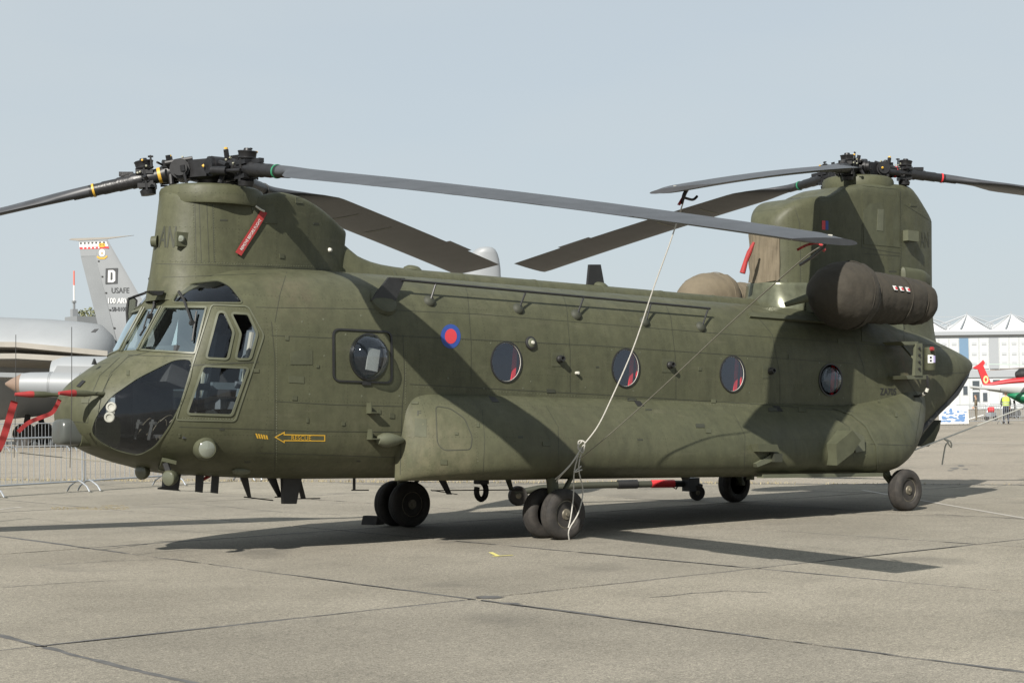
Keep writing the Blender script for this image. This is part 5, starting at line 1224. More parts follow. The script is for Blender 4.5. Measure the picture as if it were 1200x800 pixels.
def put_barrier(p, rz, label, group):
    if not used[0]: used[0] = True; bp_.location = p; bp_.rotation_euler = (0, 0, rz); bp_['label'] = label; bp_['group'] = group; return bp_
    return copy_thing(bp_, p, rz, label, group)
f1 = ground_at(100, 576); f2 = ground_at(218, 568); d = (f2-f1).normalized(); rz = math.atan2(d.y, d.x); st = 2.38
labs = ['steel crowd barrier cut off by the left edge of the photo', 'steel crowd barrier ending at the curved feet left of the nose', 'steel crowd barrier directly behind the nose sensor', 'steel crowd barrier behind the nose antennas', 'steel crowd barrier hidden behind the forward belly', 'steel crowd barrier farthest right of the near row']
for k, lb in zip(range(-2, 4), labs):
    q = f1+d*(st*k); put_barrier((q.x, q.y, 0), rz+(0 if k < 0 else .02*(-1)**k), lb, 'crowd barriers in the near row at the left')
b1 = at_depth(-20, 0, 66); b2 = at_depth(75, 0, 70); 
fa = CW+rayd(-60, 477)*62; fb = CW+rayd(130, 475)*66; fa.z = fb.z = -.03; d = (fb-fa).normalized(); rz = math.atan2(d.y, d.x); n = int((fb-fa).length/st)+1
for k in range(n):
    q = fa+d*(st*k); put_barrier((q.x, q.y, -.03), rz, ['leftmost', 'second from left', 'third from left', 'fourth from left', 'fifth from left', 'sixth from left'][min(k, 5)]+' barrier of the far row under the grey aircraft', 'crowd barriers in the far row at the left')
fa = CW+rayd(1084, 463)*100; fb = CW+rayd(1260, 461)*101; fa.z = fb.z = -.03; d = (fb-fa).normalized(); rz = math.atan2(d.y, d.x); n = int((fb-fa).length/st)+1
farlab = ['barrier carrying the blue and white banner at the right', 'far barrier just right of the banner', 'far barrier left of the person in the yellow vest', 'far barrier behind the person in the yellow vest', 'far barrier right of the yellow vest']
for k in range(n):
    q = fa+d*(st*k); put_barrier((q.x, q.y, -.03), rz, farlab[k] if k < 5 else 'far barrier beyond the right edge of the photo', 'crowd barriers on the far side at the right')
fa2 = CW+rayd(1120, 463)*120; fb2 = CW+rayd(1260, 461)*122; fa2.z = fb2.z = -.03; d2 = (fb2-fa2).normalized(); n = int((fb2-fa2).length/st)+1
for k in range(n):
    q = fa2+d2*(st*k); put_barrier((q.x, q.y, -.03), math.atan2(d2.y, d2.x), ['distant barrier behind the small banner', 'distant barrier behind the drab brown person', 'distant barrier behind the red tank trolley', 'distant barrier just left of the small helicopter wheels', 'distant barrier in front of the green belly at the right edge', 'distant barrier beyond the right edge'][min(k, 5)], 'crowd barriers in front of the small helicopter')
# banner
nb = Vector((d.y, -d.x, 0)); 
if nb.dot(CW-fa) < 0: nb = -nb
bl0 = CW+rayd(1100, 463)*99.6; bl1 = CW+rayd(1134.5, 463)*99.8
def bz(v, D=99.7): return CW.z-(v-463.5)/FOC*D
bt = thing('banner', 'white banner with blue map print hung on the far barrier beside the tail', 'banner', loc=(bl0.x, bl0.y, 0))
dd = Vector((bl1.x-bl0.x, bl1.y-bl0.y, 0))
MB().prism([Vector((0, 0, bz(496))), dd+Vector((0, 0, bz(496))), dd+Vector((0, 0, bz(475.5))), Vector((0, 0, bz(475.5)))], (0, 0, 0), -nb*.03).build('sheet', M['white'], bt)
rb2 = random.Random(8); pb = mat('banner_blue', (.10, .19, .36), .7)
for k in range(44):
    a, b = rb2.uniform(.03, .84), rb2.uniform(477.5, 492); w, h = rb2.uniform(.05, .20), rb2.uniform(.8, 3.2); n8 = 8
    MB().add([dd*(a+w*.5*math.cos(2*PI*i/n8)*rb2.uniform(.7, 1.2)+.05)+Vector((0, 0, bz(b+h*.5*math.sin(2*PI*i/n8)+1)))+nb*(.004+.0003*k) for i in range(n8)], [tuple(range(n8))]).build('print', pb, bt, None)
# ================================================================= PEOPLE
def person(loc, face, H, shirt, trousers, label, arm=(.0, .0), hair=(.05, .035, .02), vest=None, crop=None):
    t = thing('person', label, 'person', loc=loc); t.rotation_euler.z = face; s = H/1.75
    skin = mat('skin_tone', (.45, .28, .19), .6)
    J = {'pelvis': (0, 0, .93, .135), 'waist': (0, 0, 1.06, .125), 'chest': (0, .01, 1.28, .155), 'neck0': (0, 0, 1.44, .075), 'neck': (0, 0, 1.52, .055)}
    for sx, S_ in ((1, 'L'), (-1, 'R')):
        J['hip'+S_] = (.09*sx, 0, .88, .10); J['knee'+S_] = (.11*sx, .02*sx, .49, .062); J['ank'+S_] = (.12*sx, .01*sx-.02, .09, .045); J['toe'+S_] = (.13*sx, .15+.01*sx, .035, .038)
        J['sh'+S_] = (.19*sx, 0, 1.40, .062); a = arm[0 if sx > 0 else 1]
        J['el'+S_] = (.255*sx, -.02+a*.1, 1.13, .045); J['wr'+S_] = (.25*sx-a*.08*sx, .05+a*.22, .90+a*.14, .030)
    E = [('pelvis', 'waist'), ('waist', 'chest'), ('chest', 'neck0'), ('neck0', 'neck')]
    for S_ in 'LR': E += [('pelvis', 'hip'+S_), ('hip'+S_, 'knee'+S_), ('knee'+S_, 'ank'+S_), ('ank'+S_, 'toe'+S_), ('neck0', 'sh'+S_), ('sh'+S_, 'el'+S_), ('el'+S_, 'wr'+S_)]
    K = list(J); me = bpy.data.meshes.new('body'); me.from_pydata([tuple(c*s for c in J[k][:3]) for k in K], [(K.index(a), K.index(b)) for a, b in E], [])
    o = bpy.data.objects.new('body', me); C.objects.link(o); md = o.modifiers.new('s', 'SKIN'); md.use_smooth_shade = True
    for i, k in enumerate(K): me.skin_vertices[0].data[i].radius = (J[k][3]*s*(1.15 if k in ('chest', 'waist', 'pelvis') else 1), J[k][3]*s*(.75 if k in ('chest', 'waist', 'pelvis') else 1)); me.skin_vertices[0].data[i].use_root = k == 'pelvis'
    o.modifiers.new('u', 'SUBSURF').levels = 1; bpy.context.view_layer.update(); dg = bpy.context.evaluated_depsgraph_get(); m2 = bpy.data.meshes.new_from_object(o.evaluated_get(dg)); bpy.data.objects.remove(o)
    ms = [shirt, trousers, mat('shoe_dark', (.02, .02, .02), .6), skin]
    for m in ms: m2.materials.append(m)
    for p in m2.polygons: z = p.center.z/s; p.material_index = 2 if z < .10 else (1 if z < .96 and abs(p.center.x) < .21*s else (0 if z > .96 or abs(p.center.x) > .2*s else 1)); 
    for p in m2.polygons:
        if p.center.z/s > 1.47: p.material_index = 3
        p.use_smooth = True
    b = bpy.data.objects.new('body', m2); C.objects.link(b); b.parent = t
    hd = MB().lathe([(-.115, .03), (-.10, .05), (-.06, .068), (0, .078), (.05, .074), (.09, .052), (.112, .02), (.115, 0)], (0, .012*s, 1.63*s), (0, .05, 1), 16).lathe([(0, .014), (.025, .008), (.03, 0)], (0, .09*s, 1.62*s), (0, 1, -.2), 6)
    for sx in (-1, 1): hd.lathe([(-.01, .02), (.01, .018)], (.08*sx*s, 0, 1.63*s), (1, 0, 0), 8)
    h = hd.build('head', skin, b, R(60))
    MB().lathe([(-.03, .086), (.03, .086), (.075, .072), (.11, .04), (.122, 0)], (0, -.008*s, 1.645*s), (0, -.25, 1), 16).build('hair', mat('hair_dark', hair, .8), b, R(60))
    for sx, S_ in ((1, 'L'), (-1, 'R')):
        w = Vector(J['wr'+S_][:3])*s; e = Vector(J['el'+S_][:3])*s; dd_ = (w-e).normalized()
        hm_ = MB().tube([w, w+dd_*.05*s, w+dd_*.09*s], [.026*s, .036*s, .03*s], 8)
        for f in range(4): q = w+dd_*.085*s+Vector((0, (f-1.5)*.018*s, 0)); hm_.tube([q, q+dd_*.045*s+Vector((-.008*sx*s, 0, 0)), q+dd_*.075*s+Vector((-.02*sx*s, .0, 0))], [.009*s, .008*s, .006*s], 6)
        q = w+dd_*.03*s+Vector((-.0, .03*s, 0)); hm_.tube([q, q+dd_*.03*s+Vector((0, .02*s, 0)), q+dd_*.055*s+Vector((0, .022*s, 0))], [.011*s, .010*s, .007*s], 6)
        hm_.build('hand', skin, b)
    if vest:
        MB().add(*loft([(0.97, .13, -.13, 0, .19, 2.5, 2.5), (1.12, .135, -.135, 0, .185, 2.5, 2.5), (1.3, .15, -.14, 0, .205, 2.5, 2.5), (1.42, .12, -.11, 0, .19, 2.3, 2.3), (1.475, .08, -.08, 0, .11, 2, 2)], np.array([.97, 1.05, 1.12, 1.2, 1.3, 1.38, 1.42, 1.45, 1.475]), 24))
        V, F = loft([(0.97, .13, -.13, 0, .19, 2.5, 2.5), (1.12, .135, -.135, 0, .185, 2.5, 2.5), (1.3, .15, -.14, 0, .205, 2.5, 2.5), (1.42, .12, -.11, 0, .19, 2.3, 2.3), (1.475, .08, -.08, 0, .11, 2, 2)], np.array([.97, 1.05, 1.12, 1.2, 1.3, 1.38, 1.42, 1.45, 1.475]), 24)
        vv_ = MB().add([(y*s, z*s, x*s) for x, y, z in V], F).build('vest', vest, b, R(60))
        for zz in (1.05, 1.16):
            V, F = loft([(zz, .143, -.143, 0, .2, 2.5, 2.5), (zz+.05, .145, -.145, 0, .202, 2.5, 2.5)], np.array([zz, zz+.05]), 24); MB().add([(y*s, z*s, x*s) for x, y, z in V], F).build('stripe', M['steel'], b, R(60))
    return t
hv = mat('hi_vis_yellow', (.40, .52, .05), .6); dk = mat('dark_trousers', (.025, .027, .04), .8); br_ = mat('drab_uniform', (.10, .08, .05), .85, var=.3, scale=10)
pp = CW+rayd(1178.5, 463)*101; pp.z = -.03
person(tuple(pp), -.85, 1.95, mat('dark_jacket', (.05, .055, .05), .8), dk, 'person in a yellow high visibility vest and dark trousers standing on the apron', arm=(.2, .6), vest=hv)
pp = CW+rayd(1143.5, 463)*113; pp.z = -.03
person(tuple(pp), .6, 1.8, br_, br_, 'person in drab brown clothes standing behind the banner', arm=(.5, .3))
# ================================================================= BACKGROUND AIRCRAFT
GR = mat('aircraft_grey', (.185, .195, .203), .5, var=.08, scale=.6); GR2 = mat('aircraft_grey_dark', (.155, .165, .172), .5, var=.1, scale=.6); GR3 = mat('underside_buff', (.22, .205, .18), .6, var=.1, scale=1); LG = mat('aircraft_light_grey', (.20, .212, .222), .5, var=.06, scale=.6)
FWDH = Vector((math.sin(YAW), math.cos(YAW), 0)); RH = Vector((math.cos(YAW), -math.sin(YAW), 0))
def slabpoly(name, pts, D, th, m, parent, o0=None):
    P = [at_depth(u, v, D) for u, v in pts]; return MB().prism([p-o0 for p in P], FWDH*(-th/2), FWDH*(th/2)).build(name, m, parent, R(30))
DT = 78
tp = at_depth(140, 440, DT); tp.z = 0
tk = thing('tanker_aircraft', 'grey air force tanker whose tall tail fin with a D rises behind the cockpit', 'aircraft', loc=tuple(tp))
def finmesh(name, le, te, D, tmax, m):
    """fin surface between leading-edge and trailing-edge polylines (pixel rows), lens-shaped section"""
    V = []; F = []; n = 12
    for (ul, vl), (ut, vt) in zip(le, te):
        a = at_depth(ul, vl, D)-tp; b = at_depth(ut, vt, D)-tp
        for k in range(n):
            t = 2*PI*k/n; x = (1+math.cos(t))/2; V.append(a.lerp(b, x)+FWDH*(tmax*.5*math.sin(t)*(1-.55*x)*1.2))
    for j in range(len(le)-1):
        for k in range(n): F.append((j*n+k, j*n+(k+1) % n, (j+1)*n+(k+1) % n, (j+1)*n+k))
    F += [tuple(range(n)), tuple((len(le)-1)*n+k for k in range(n))[::-1]]
    return MB().add(V, F).build(name, m, tk, R(40))
fin = finmesh('tail_fin', [(126, 281), (160, 340), (205, 415)], [(92.6, 283), (99.5, 320) if False else (104, 322), (135, 408)], DT, .16, GR)
fin_low = None
slabpoly('rudder', [(95, 301), (112, 299.5), (138, 404), (121, 404)], DT-.0, .12, GR2, tk, tp)
slabpoly('rudder_balance', [(93, 283), (112, 282), (113.5, 300), (95, 300.5)], DT-.0, .14, GR, tk, tp)
slabpoly('fin_cap', [(81, 281), (84, 279.5), (126, 278.2), (157, 275.8), (126, 280.2), (92, 282.4)], DT, .12, GR3, tk, tp)
for v in (306, 324, 343, 363, 384, 401): slabpoly('hinge', [(113+(v-299)*.235, v-.7), (115+(v-299)*.235, v-.7), (115+(v-299)*.235, v+.8), (113+(v-299)*.235, v+.8)], DT-.07, .03, M['black'], tk, tp)
DM = DT-.082
def mark(nm, pts, m, k=0, par=fin): return MB().add([at_depth(u, v, DM-.004*k)-tp for u, v in pts], [tuple(range(len(pts)))]).build(nm, m, par, None)
def rect(u0, v0, u1, v1): return [(u0, v0), (u1, v0), (u1, v1), (u0, v1)]
kblk = mat('decal_black', (.03, .032, .035), .6)
mark('tip_band', [(92.8, 284), (124.5, 283), (126.8, 288.6), (93.2, 289.6)], M['white']); mark('tip_band', [(93.2, 289.7), (126.8, 288.7), (127.8, 291), (93.6, 292)], M['red'])
for k in range(7): mark('tip_dash', [(93.5+4.5*k, 284.2-k*.15), (96+4.5*k, 284.1-k*.15), (96+4.5*k, 286.2-k*.15), (93.5+4.5*k, 286.3-k*.15)], kblk, 1)
for k in range(5): mark('tip_dash', [(97+4.5*k, 289.9-k*.13), (98.5+4.5*k, 289.8-k*.13), (98.5+4.5*k, 291.5-k*.13), (97+4.5*k, 291.6-k*.13)], M['white'], 1)
mark('crown_badge', ell(119.5, 287.2, 4.2, 2.6, 14), M['yellow'], 2); 
for du in (-1.5, 1.5): mark('crown_badge', ell(119.5+du, 286.8, .7, .7, 8), kblk, 3)
mark('crest_badge', ell(119.5, 296.2, 3.6, 4.4, 18), mat('crest_cream', (.65, .62, .5), .6), 1); mark('crest_badge', ell(119.5, 296.8, 1.2, 1.3, 10), mat('crest_brown', (.2, .14, .08), .6), 2)
mark('crest_ribbon', [(113.5, 299.5), (117, 301.5), (122, 301.5), (125.5, 299), (126, 301), (122.5, 303.6), (116.5, 303.6), (113.5, 301.8)], M['yellow'], 2)
mark('letter_plate', [(123.8, 314.5), (138.2, 314), (137.8, 332.4), (123.4, 332.8)], kblk, 1)
def marktext(txt, u, v, w, h, m, k, shear=0):
    V, F = text_mesh(txt); mb_ = MB()
    for du, dv in ((-.15, 0), (.15, 0)): mb_.add([at_depth(u+du+a*w, v+dv-b*h, DM-.004*k-.001*du)-tp for a, b in V], F)
    return mb_.build('lettering', m, fin, None)
V, F = text_mesh('D')
dm = MB()
# blocky letter D
mark('letter_d', rect(126.7, 316.6, 134, 330.6)[:1]+[(132.6, 316.4), (135, 318.5), (135, 328.8), (132.4, 330.7), (126.3, 330.8)], M['white'], 2); mark('letter_d', [(129.5, 319), (131.6, 319), (132, 320), (132, 327), (131.4, 328.2), (129.3, 328.2)], kblk, 3)
marktext('USAFE', 141, 340.2, 20.5, 6.4, kblk, 1); marktext('100 ARW', 139.9, 352.3, 26, 6.3, M['white'], 2); marktext('58-0100', 139.7, 362, 17.5, 4.8, kblk, 1)
# tanker fuselage, mostly hidden behind the helicopter's nose
def hfuse(name, D, u0, u1, rows, m, parent, o0, n=24):
    V = []; F = []
    for (u, vt, vb, w) in rows:
        a = at_depth(u, vt, D)-o0; b = at_depth(u, vb, D)-o0; c = (a+b)/2; h = (a-b).length/2
        for k in range(n): t = 2*PI*k/n; V.append(c+Vector((0, 0, 1))*h*math.cos(t)+FWDH*(w*math.sin(t)))
    for j in range(len(rows)-1):
        for k in range(n): F.append((j*n+k, j*n+(k+1) % n, (j+1)*n+(k+1) % n, (j+1)*n+k))
    F += [tuple(range(n)), tuple((len(rows)-1)*n+k for k in range(n))[::-1]]
    return MB().add(V, F).build(name, m, parent, R(60))
hfuse('fuselage', DT+.5, 0, 0, [(124, 412, 424, .3), (130, 405, 438, .8), (150, 400, 455, 1.4), (200, 396, 478, 1.9), (300, 394, 486, 2.1), (640, 396, 487, 2.1), (700, 410, 484, 1.9), (735, 440, 476, 1.0), (742, 455, 465, .2)], GR, tk, tp)
def hwing(name, D, pts, th, m, parent, o0):      # pts: (u, v, depth) outline, thin wing with rounded section
    P = [at_depth(u, v, D+dz_)-o0 for u, v, dz_ in pts]; return MB().prism(P, (0, 0, -th/2), (0, 0, th/2)).build(name, m, parent, R(30))
for x_, D_ in ((340, DT-1), (560, DT)):
    for s_ in (-1, 1): p = at_depth(x_, 470, D_); MB().tube([Vector((p.x, p.y, .5))-tp+FWDH*s_*1.5, Vector((p.x, p.y, 1.4))-tp+FWDH*s_*1.2], .15, 8).lathe([(-.2, .5), (.2, .5)], Vector((p.x, p.y, .47))-tp+FWDH*s_*1.5, FWDH, 20).build('landing_gear', M['rubber'], tk)
DF = 74
tq = at_depth(20, 440, DF); tq.z = 0
tr = thing('transport_aircraft', 'large pale grey aircraft with wings and pod filling the left edge behind the nose', 'aircraft', loc=tuple(tq))
hfuse('fuselage', DF+3.0, 0, 0, [(-420, 420, 450, .5), (-400, 395, 470, 1.4), (-340, 374, 490, 2.2), (-100, 371, 494, 2.3), (0, 371.5, 492, 2.3), (60, 374, 486, 2.2), (95, 377, 470, 2.0), (118, 380, 455, 1.6), (131, 392, 440, .9), (136, 405, 425, .3)], LG, tr, tq)
slabpoly('window', [(106.5, 389.5), (111, 385.5), (115.5, 385.2), (111.5, 389.5)], DF+.9, .1, kblk, tr, tq)
wg = hwing('wing', DF-1, [(-80, 402, 0), (10, 403.5, -1.5), (18, 403.5, -1.6), (126, 414, -1.0), (126, 418, 2.6), (60, 417, 3.4), (-80, 409, 3.4)], .22, GR3, tr, tq)
hwing('wing', DF-3, [(-80, 417.5, 0), (20, 417, -1.5), (112, 422, -1), (108, 431, 2.2), (30, 428, 3.2), (-80, 424, 3.2)], .22, GR3, tr, tq)
hwing('wing', DF-6, [(-80, 437, 0), (25, 439.5, -1.2), (86, 443, -.8), (86, 445.5, 1.6), (20, 443.5, 2.2), (-80, 441, 2.2)], .18, GR2, tr, tq)
pc_ = at_depth(26, 450, DF-8)-tq; pd = (RH*1.0+Vector((0, 0, -.03)))
MB().lathe([(0, .43), (.3, .47), (1.2, .5), (3.0, .5), (4.2, .42), (5.2, .2), (5.5, 0)], pc_, pd, 28).build('wing_pod', LG, tr, R(50))
MB().lathe([(-.68, 0), (-.66, .05), (-.4, .22), (-.1, .38), (0, .43)], pc_, pd, 24).build('pod_nose', mat('brown_radome', (.17, .12, .09), .5), tr, R(50))
for s_ in (1.1, 1.16, 2.3): MB().lathe([(s_, .507), (s_+.03, .507)], pc_, pd, 28).build('pod_band', GR2, tr)
MB().prism([pc_+pd*1.2+Vector((0, 0, .4)), pc_+pd*3+Vector((0, 0, .4)), pc_+pd*2.8+Vector((0, 0, .75)), pc_+pd*1.4+Vector((0, 0, .75))], FWDH*-.08, FWDH*.08).build('pylon', GR, tr)
MB().lathe([(0, .55), (.05, .72), (.5, .85), (2.5, .8), (3.5, .5), (3.5, 0)], at_depth(62, 441, DF-4)-tq, RH, 28).build('engine_nacelle', LG, tr, R(50))
for x_ in (-260, 40):
    for s_ in (-1, 1): p = at_depth(x_, 480, DF+3); MB().tube([Vector((p.x, p.y, .5))-tq+FWDH*s_*1.5, Vector((p.x, p.y, 1.3))-tq+FWDH*s_*1.0], .14, 8).lathe([(-.2, .5), (.2, .5)], Vector((p.x, p.y, .47))-tq+FWDH*s_*1.5, FWDH, 20).build('landing_gear', M['rubber'], tr)
# rounded grey fin seen over the roof
DG = 86; tg = at_depth(570, 440, DG); tg.z = 0
tgr = thing('parked_aircraft', 'grey aircraft showing only its rounded fin top above the roof', 'aircraft', loc=tuple(tg))
rows = [(307.5, 290, .05), (0, 0, 0)]
V = []; F = []; n = 20
for (v, ul, ur) in [(289.3, 567, 573), (290, 562, 577), (292.5, 557, 580.5), (297, 552.5, 583), (304, 549, 585), (315, 545, 586.5), (330, 541, 587), (400, 520, 590), (440, 505, 592)]:
    a = at_depth(ul, v, DG)-tg; b = at_depth(ur, v, DG)-tg; c = (a+b)/2; h = (b-a)/2
    for k in range(n): t = 2*PI*k/n; V.append(c+h*math.cos(t)+FWDH*(.42*math.sin(t)*min(1, h.length/.5)))
for j in range(8):
    for k in range(n): F.append((j*n+k, j*n+(k+1) % n, (j+1)*n+(k+1) % n, (j+1)*n+k))
F += [tuple(range(n))]
MB().add(V, F).build('tail_fin', LG, tgr, R(60))
hfuse('fuselage', DG, 0, 0, [(495, 445, 452, .3), (520, 432, 465, 1.2), (600, 425, 478, 1.6), (760, 424, 480, 1.6), (830, 430, 478, 1.4), (860, 450, 468, .3)], LG, tgr, tg)
for x_ in (600, 800):
    for s_ in (-1, 1): p = at_depth(x_, 478, DG); MB().lathe([(-.15, .45), (.15, .45)], Vector((p.x, p.y, .42))-tg+FWDH*s_*1.2, FWDH, 18).tube([Vector((p.x, p.y, .5))-tg+FWDH*s_*1.2, Vector((p.x, p.y, 1.4))-tg+FWDH*s_*.8], .12, 8).build('landing_gear', M['rubber'], tgr)
# ---- mast and trees beyond
DMm = 150; mp_ = at_depth(87, 440, DMm); mp_.z = 0
mt = thing('radio_mast', 'red and white striped mast on a grey cabin behind the grey fuselage', 'mast', loc=tuple(mp_))
def mz(v): return at_depth(87, v, DMm).z
MB().tube([(0, 0, mz(334)), (0, 0, mz(317))], .075, 8).build('red_section', mat('mast_red', (.55, .12, .09), .6), mt); MB().tube([(0, 0, mz(353)), (0, 0, mz(334))], .085, 8).build('white_section', M['white'], mt)
MB().tube([(0, 0, mz(364)), (0, 0, mz(353))], .11, 8).box((0, 0, mz(353.5)), (.3, .3, .2)).build('base_section', GR2, mt); MB().box((0, 0, mz(362)/2), (.5, .5, mz(362))).build('tower', GR, mt)
MB().box((1.2, -.2, mz(371)/2), (3.2, 2.5, mz(371))).build('cabin', GR2, mt)
LEAF = mat('leaf_green', (.07, .085, .03), .8, var=.4, scale=2, col2=(.16, .16, .07))
BARK = mat('bark', (.12, .09, .06), .9)
def tree(u, vtop, D, w, seed, label):
    rt = random.Random(seed); p = at_depth(u, 440, D); p.z = 0; H = at_depth(u, vtop, D).z
    t = thing('tree', label, 'tree', loc=tuple(p), group='trees beyond the aircraft'); 
    tr_ = MB().tube([(0, 0, 0), (.1, .05, H*.3), (0, .1, H*.6), (.1, 0, H*.85)], [.28, .2, .13, .05], 8)
    cl = []
    for k in range(9):
        a = rt.uniform(0, 6.28); z = H*rt.uniform(.35, .8); e = Vector((math.cos(a)*w*rt.uniform(.4, .9), math.sin(a)*w*rt.uniform(.4, .9), z+rt.uniform(.3, 1.3))); tr_.tube([(0, 0, z*.8), e*.6+Vector((0, 0, z*.35)), e], [.1, .06, .03], 6); cl.append(e)
    tr_.build('trunk', BARK, t); cr = MB()
    for k in range(26): a = rt.uniform(0, 6.28); q = rt.uniform(0, 1)**.6; z = rt.uniform(.35, .97); cl.append(Vector((math.cos(a)*w*q*math.sin(PI*min(.95, z*1.05))**.5, math.sin(a)*w*q, H*z)))
    for c in cl:
        rr_ = rt.uniform(.5, 1.1)
        for _ in range(60):
            d = Vector((rt.gauss(0, 1), rt.gauss(0, 1), rt.gauss(0, .8))).normalized()*rr_*rt.uniform(.4, 1.05); x = c+d
            if x.z > H: x.z = H-rt.uniform(0, .4)
            a = Vector((rt.gauss(0, 1), rt.gauss(0, 1), rt.gauss(0, 1))).normalized()*.16; b = a.orthogonal().normalized()*.10
            cr.add([x-a, x+b, x+a, x-b], [(0, 1, 2, 3)])
    cr.build('crown', LEAF, t, None)
tree(103, 360.5, 170, 2.4, 3, 'leafy treetop between the mast and the tail fin')
tree(118, 364, 174, 2.2, 5, 'smaller treetop partly behind the tail fin')
# ================================================================= RED WHITE GREEN HELICOPTER
DH = 128; th = at_depth(1200, 440, DH); th.z = 0
h2 = thing('small_helicopter', 'red, white and green helicopter parked tail on at the right edge', 'helicopter', loc=tuple(th))
rd_ = mat('heli_red', (.40, .025, .03), .4); wh_ = mat('heli_white', (.33, .34, .34), .4); gn_ = mat('heli_green', (.008, .13, .06), .4)
hfuse('tail_boom', DH, 0, 0, [(1150, 450, 455, .15), (1160, 449, 458, .3), (1180, 446, 461, .5), (1200, 443.5, 466, .8), (1230, 441, 474, 1.0), (1262, 441, 478, 1.1), (1290, 446, 477, 1.0), (1304, 458, 472, .3)], wh_, h2, th)
hfuse('red_spine', DH-.05, 0, 0, [(1152, 449.5, 452, .12), (1163, 447.5, 452.3, .32), (1180, 444, 450.6, .5), (1200, 441, 449.5, .78), (1230, 438, 450, .98), (1262, 439, 452, 1.0), (1275, 444, 450, .8)], rd_, h2, th)
hfuse('green_belly', DH-.1, 0, 0, [(1180, 462, 463.5, .1), (1187, 459.5, 467.5, .5), (1200, 457, 474.5, 1.0), (1230, 460, 477.5, 1.1), (1262, 464, 478.6, 1.15), (1290, 466, 477, .8)], gn_, h2, th)
slabpoly('tail_fin', [(1139.5, 431), (1147.5, 426.2), (1152, 421.8), (1154, 425), (1152, 428.5), (1161.5, 450), (1152.5, 451.5), (1146, 433)], DH, .22, rd_, h2, th)
MB().add([at_depth(u, v, DH-.15)-th for u, v in ell(1155.3, 444.5, 3.1, 4.6, 16)], [tuple(range(16))]).build('fin_emblem', mat('emblem_gold', (.55, .42, .2), .6), h2, None)
MB().add([at_depth(u, v, DH-.17)-th for u, v in ell(1155.3, 444.5, 1.4, 2.2, 12)], [tuple(range(12))]).build('fin_emblem', rd_, h2, None)
hwing('stabiliser', DH, [(1136, 452.6, -1.5), (1172, 456, -1.5), (1174, 457, 1), (1138, 454, 1)], .12, wh_, h2, th)
MB().lathe([(-.9, .2), (-.6, .45), (.6, .5), (1.3, .3)], at_depth(1204, 438.5, DH)-th, RH, 16).build('engine', M['black'], h2)
hub2 = at_depth(1240, 428, DH)-th
MB().tube([hub2, hub2+Vector((0, 0, -.9))], .2, 10).build('mast', M['black'], h2)
for (u, v, dp), c in (((1159, 426.5, 3), mat('blade_pale_green', (.3, .38, .34), .5)), ((1163, 433.5, -5), mat('blade_brown', (.2, .16, .14), .5)), ((1320, 430, 4), M['black']), ((1300, 434, -6), M['black'])):
    e = at_depth(u, v, DH+dp)-th; dd_ = (e-hub2).normalized(); sd_ = dd_.cross(Vector((0, 0, 1))).normalized(); MB().prism([hub2+sd_*.1, e+sd_*.22, e-sd_*.22, hub2-sd_*.1], (0, 0, -.03), (0, 0, .03)).build('rotor_blade', c, h2)
for u_ in (1186, 1255):
    for s_ in (-1, 1): p = at_depth(u_, 470, DH); MB().lathe([(-.1, .36), (.1, .36)], Vector((p.x, p.y, .33))-th+FWDH*s_*.9, FWDH, 18).tube([Vector((p.x, p.y, .4))-th+FWDH*s_*.9, Vector((p.x, p.y, 1.3))-th+FWDH*s_*.5], .08, 8).build('wheel', M['rubber'], h2)
# ground support trolley with red tank
p = at_depth(1161, 470, 116); p.z = -.03
tl = thing('service_trolley', 'small trolley with red tank and white handle behind the yellow vest person', 'trolley', loc=tuple(p))
MB().lathe([(-.25, 0), (-.24, .1), (-.18, .2), (.18, .2), (.24, .1), (.25, 0)], (0, 0, .75), RH, 16).build('tank', rd_, tl, R(50)); MB().box((0, 0, .42), (.6, .4, .3)).build('deck', M['steel'], tl)
for s_ in (-.3, .3): MB().lathe([(-.05, .17), (.05, .17)], RH*s_+Vector((0, 0, .17)), FWDH, 14).build('wheel', M['rubber'], tl)
MB().tube([-RH*.5+Vector((0, 0, .4)), -RH*1.6+Vector((0, 0, .3))+Vector((0, 0, -.2))], .035, 6).tube([-RH*.3+Vector((0, 0, .4)), RH*.1+Vector((0, 0, 2.0))], .04, 6).build('handle', M['white'], tl)
# ================================================================= EXHIBITION HALL WITH TENT ROOF
DB = 205; bo = at_depth(1146, 440, DB); bo.z = 0
hall = thing('exhibition_hall', 'long white exhibition hall with pointed tent roofs behind the helicopters at the right', 'building', loc=tuple(bo))
HW = mat('hall_white', (.395, .41, .415), .5, var=.04, scale=.3); HG = mat('hall_grey', (.25, .265, .28), .5); HS = mat('hall_seam', (.45, .47, .5), .6); HGL = mat('hall_glass', (.04, .05, .06), .5); HBL = mat('hall_blue', (.12, .19, .27), .3); TENT = mat('tent_white', (.47, .475, .475), .7, var=.03, scale=.5)
RB = RH; pm = DB/FOC        # metres per pixel at the hall
def hb_(name, u0, u1, z0, z1, front, th_, m, parent=hall):
    x0 = (u0-1146)*pm; x1 = (u1-1146)*pm; a = RB*x0-FWDH*front; b = RB*x1-FWDH*front
    return MB().prism([a+Vector((0, 0, z0)), b+Vector((0, 0, z0)), b+Vector((0, 0, z1)), a+Vector((0, 0, z1))], (0, 0, 0), FWDH*th_).build(name, m, parent, None)
def zz(v): return CW.z-(v-463.5)*pm
E_ = zz(388)
hb_('wall', 880, 1420, 0, E_-.2, 0, 20, HW); hb_('roof', 880, 1420, E_+.002, E_+.2, 0, 19, TENT); hb_('eave', 876, 1424, E_-.45, E_, .5, 21, HG)
pw = 11.7; u = 1089.2; k = 0
meshp = None
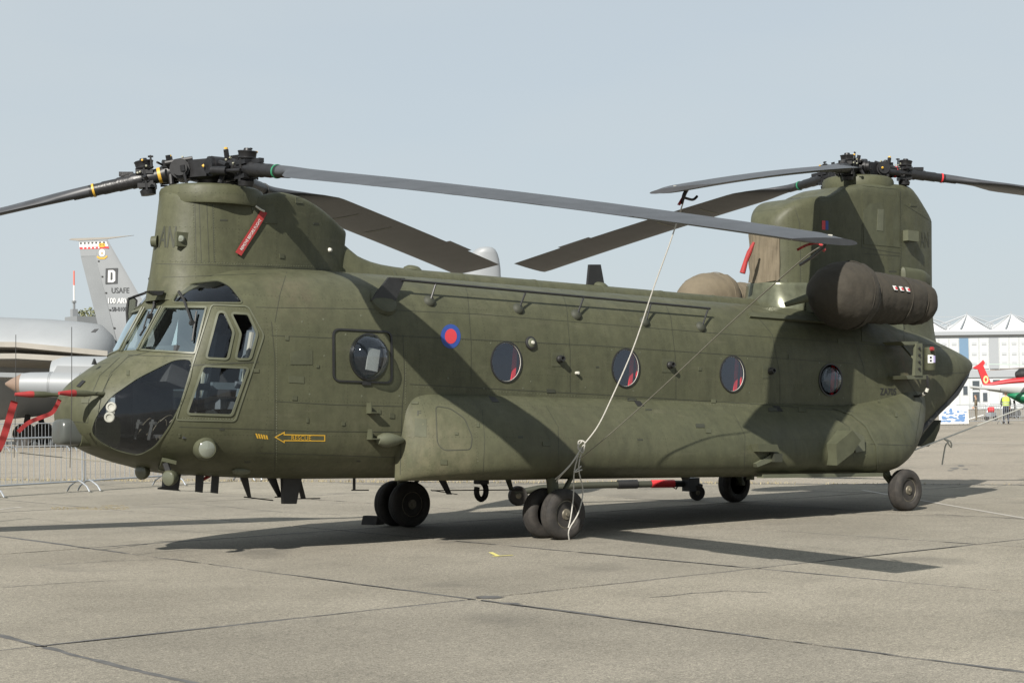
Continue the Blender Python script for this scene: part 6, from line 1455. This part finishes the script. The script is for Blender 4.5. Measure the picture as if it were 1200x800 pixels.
while u < 1420:
    blue = abs(u-1126) < 6; grey = abs(u-1161) < 6
    for (z0, z1) in ((zz(432), zz(396)),):
        hb_('wall_panel', u+.5, u+pw-.7, z0, z1, .12, .12, HBL if blue else (HG if grey else HW))
    if not (blue or grey):
        for vv_ in (404, 416, 427): hb_('panel_plate', u+3.2, u+8.5, zz(vv_), zz(vv_-3), .18, .05, HS if False else mat('plate_white', (.33, .345, .36), .4) if k == 0 and vv_ == 404 else bpy.data.materials['plate_white'])
    u += pw; k += 1
hb_('band', 1080, 1420, zz(442), zz(433.5), .2, .2, HG)
u = 1089
while u < 1330:
    hb_('wall_panel', u+.4, u+pw-.8, zz(479), zz(444), .1, .1, HW)
    u += pw
for (a, b, c, d_) in ((1139, 1147, 456, 446), (1139, 1147, 470, 459), (1163, 1171, 452, 445), (1128, 1133, 462, 452), (1151, 1156, 470, 460), (1174, 1181, 462, 452)): w_ = hb_('window', a-.6, b+.6, zz(c+.6), zz(d_-.6), .16, .08, HW); hb_('pane', a, b, zz(c), zz(d_), .2, .05, HGL, w_)
# tent roofs
tm = None
def tent(u, vpk, half, depth, front):
    c = RB*((u-1146)*pm)-FWDH*front+FWDH*depth/2; zp = zz(vpk); V = []; F = []; n = 8; rings_ = 7
    hx_ = half*pm; hy = depth/2
    sq = [(-1, -1), (0, -1), (1, -1), (1, 0), (1, 1), (0, 1), (-1, 1), (-1, 0)]
    for j in range(rings_):
        t = j/(rings_-1); h = E_+(zp-E_)*t**1.7 if False else E_+(zp-E_)*(t**1.45); s_ = 1-t*.97
        for a, b in sq: k_ = .94 if 0 in (a, b) and 0 < t < 1 else 1; V.append(c+RB*a*hx_*s_*k_+FWDH*b*hy*s_*k_+Vector((0, 0, h)))
    for j in range(rings_-1):
        for k in range(n): F.append((j*n+k, j*n+(k+1) % n, (j+1)*n+(k+1) % n, (j+1)*n+k))
    F.append(tuple((rings_-1)*n+k for k in range(n)))
    o = MB().add(V, F).build('tent_roof', TENT, hall, R(20))
    MB().tube([c+Vector((0, 0, zp-.1)), c+Vector((0, 0, zp+.35))], .08, 6).build('finial', HG, o)
    for s_ in (-1, 1): MB().tube([c+Vector((0, 0, zp)), c+RB*hx_*s_*1.02-FWDH*hy*.0+Vector((0, 0, zz(378)))], .10, 6).tube([c+Vector((0, 0, zp)), c+RB*hx_*s_*.6-FWDH*hy*.9+Vector((0, 0, E_+.3))], .09, 6).build('strut', HG, o)
for k in range(-5, 6): tent(1145.5+53*k, 366.5, 31, 9, .3); tent(1116+53*k, 370, 24, 8, -9.5); tent(1171+53*k, 370.5, 20, 8, -18.5)
hb_('roof_beam', 880, 1420, zz(366.8), zz(366.2), -9, .2, HG); hb_('roof_beam', 880, 1420, zz(364.5), zz(363.9), -14, .2, HG)
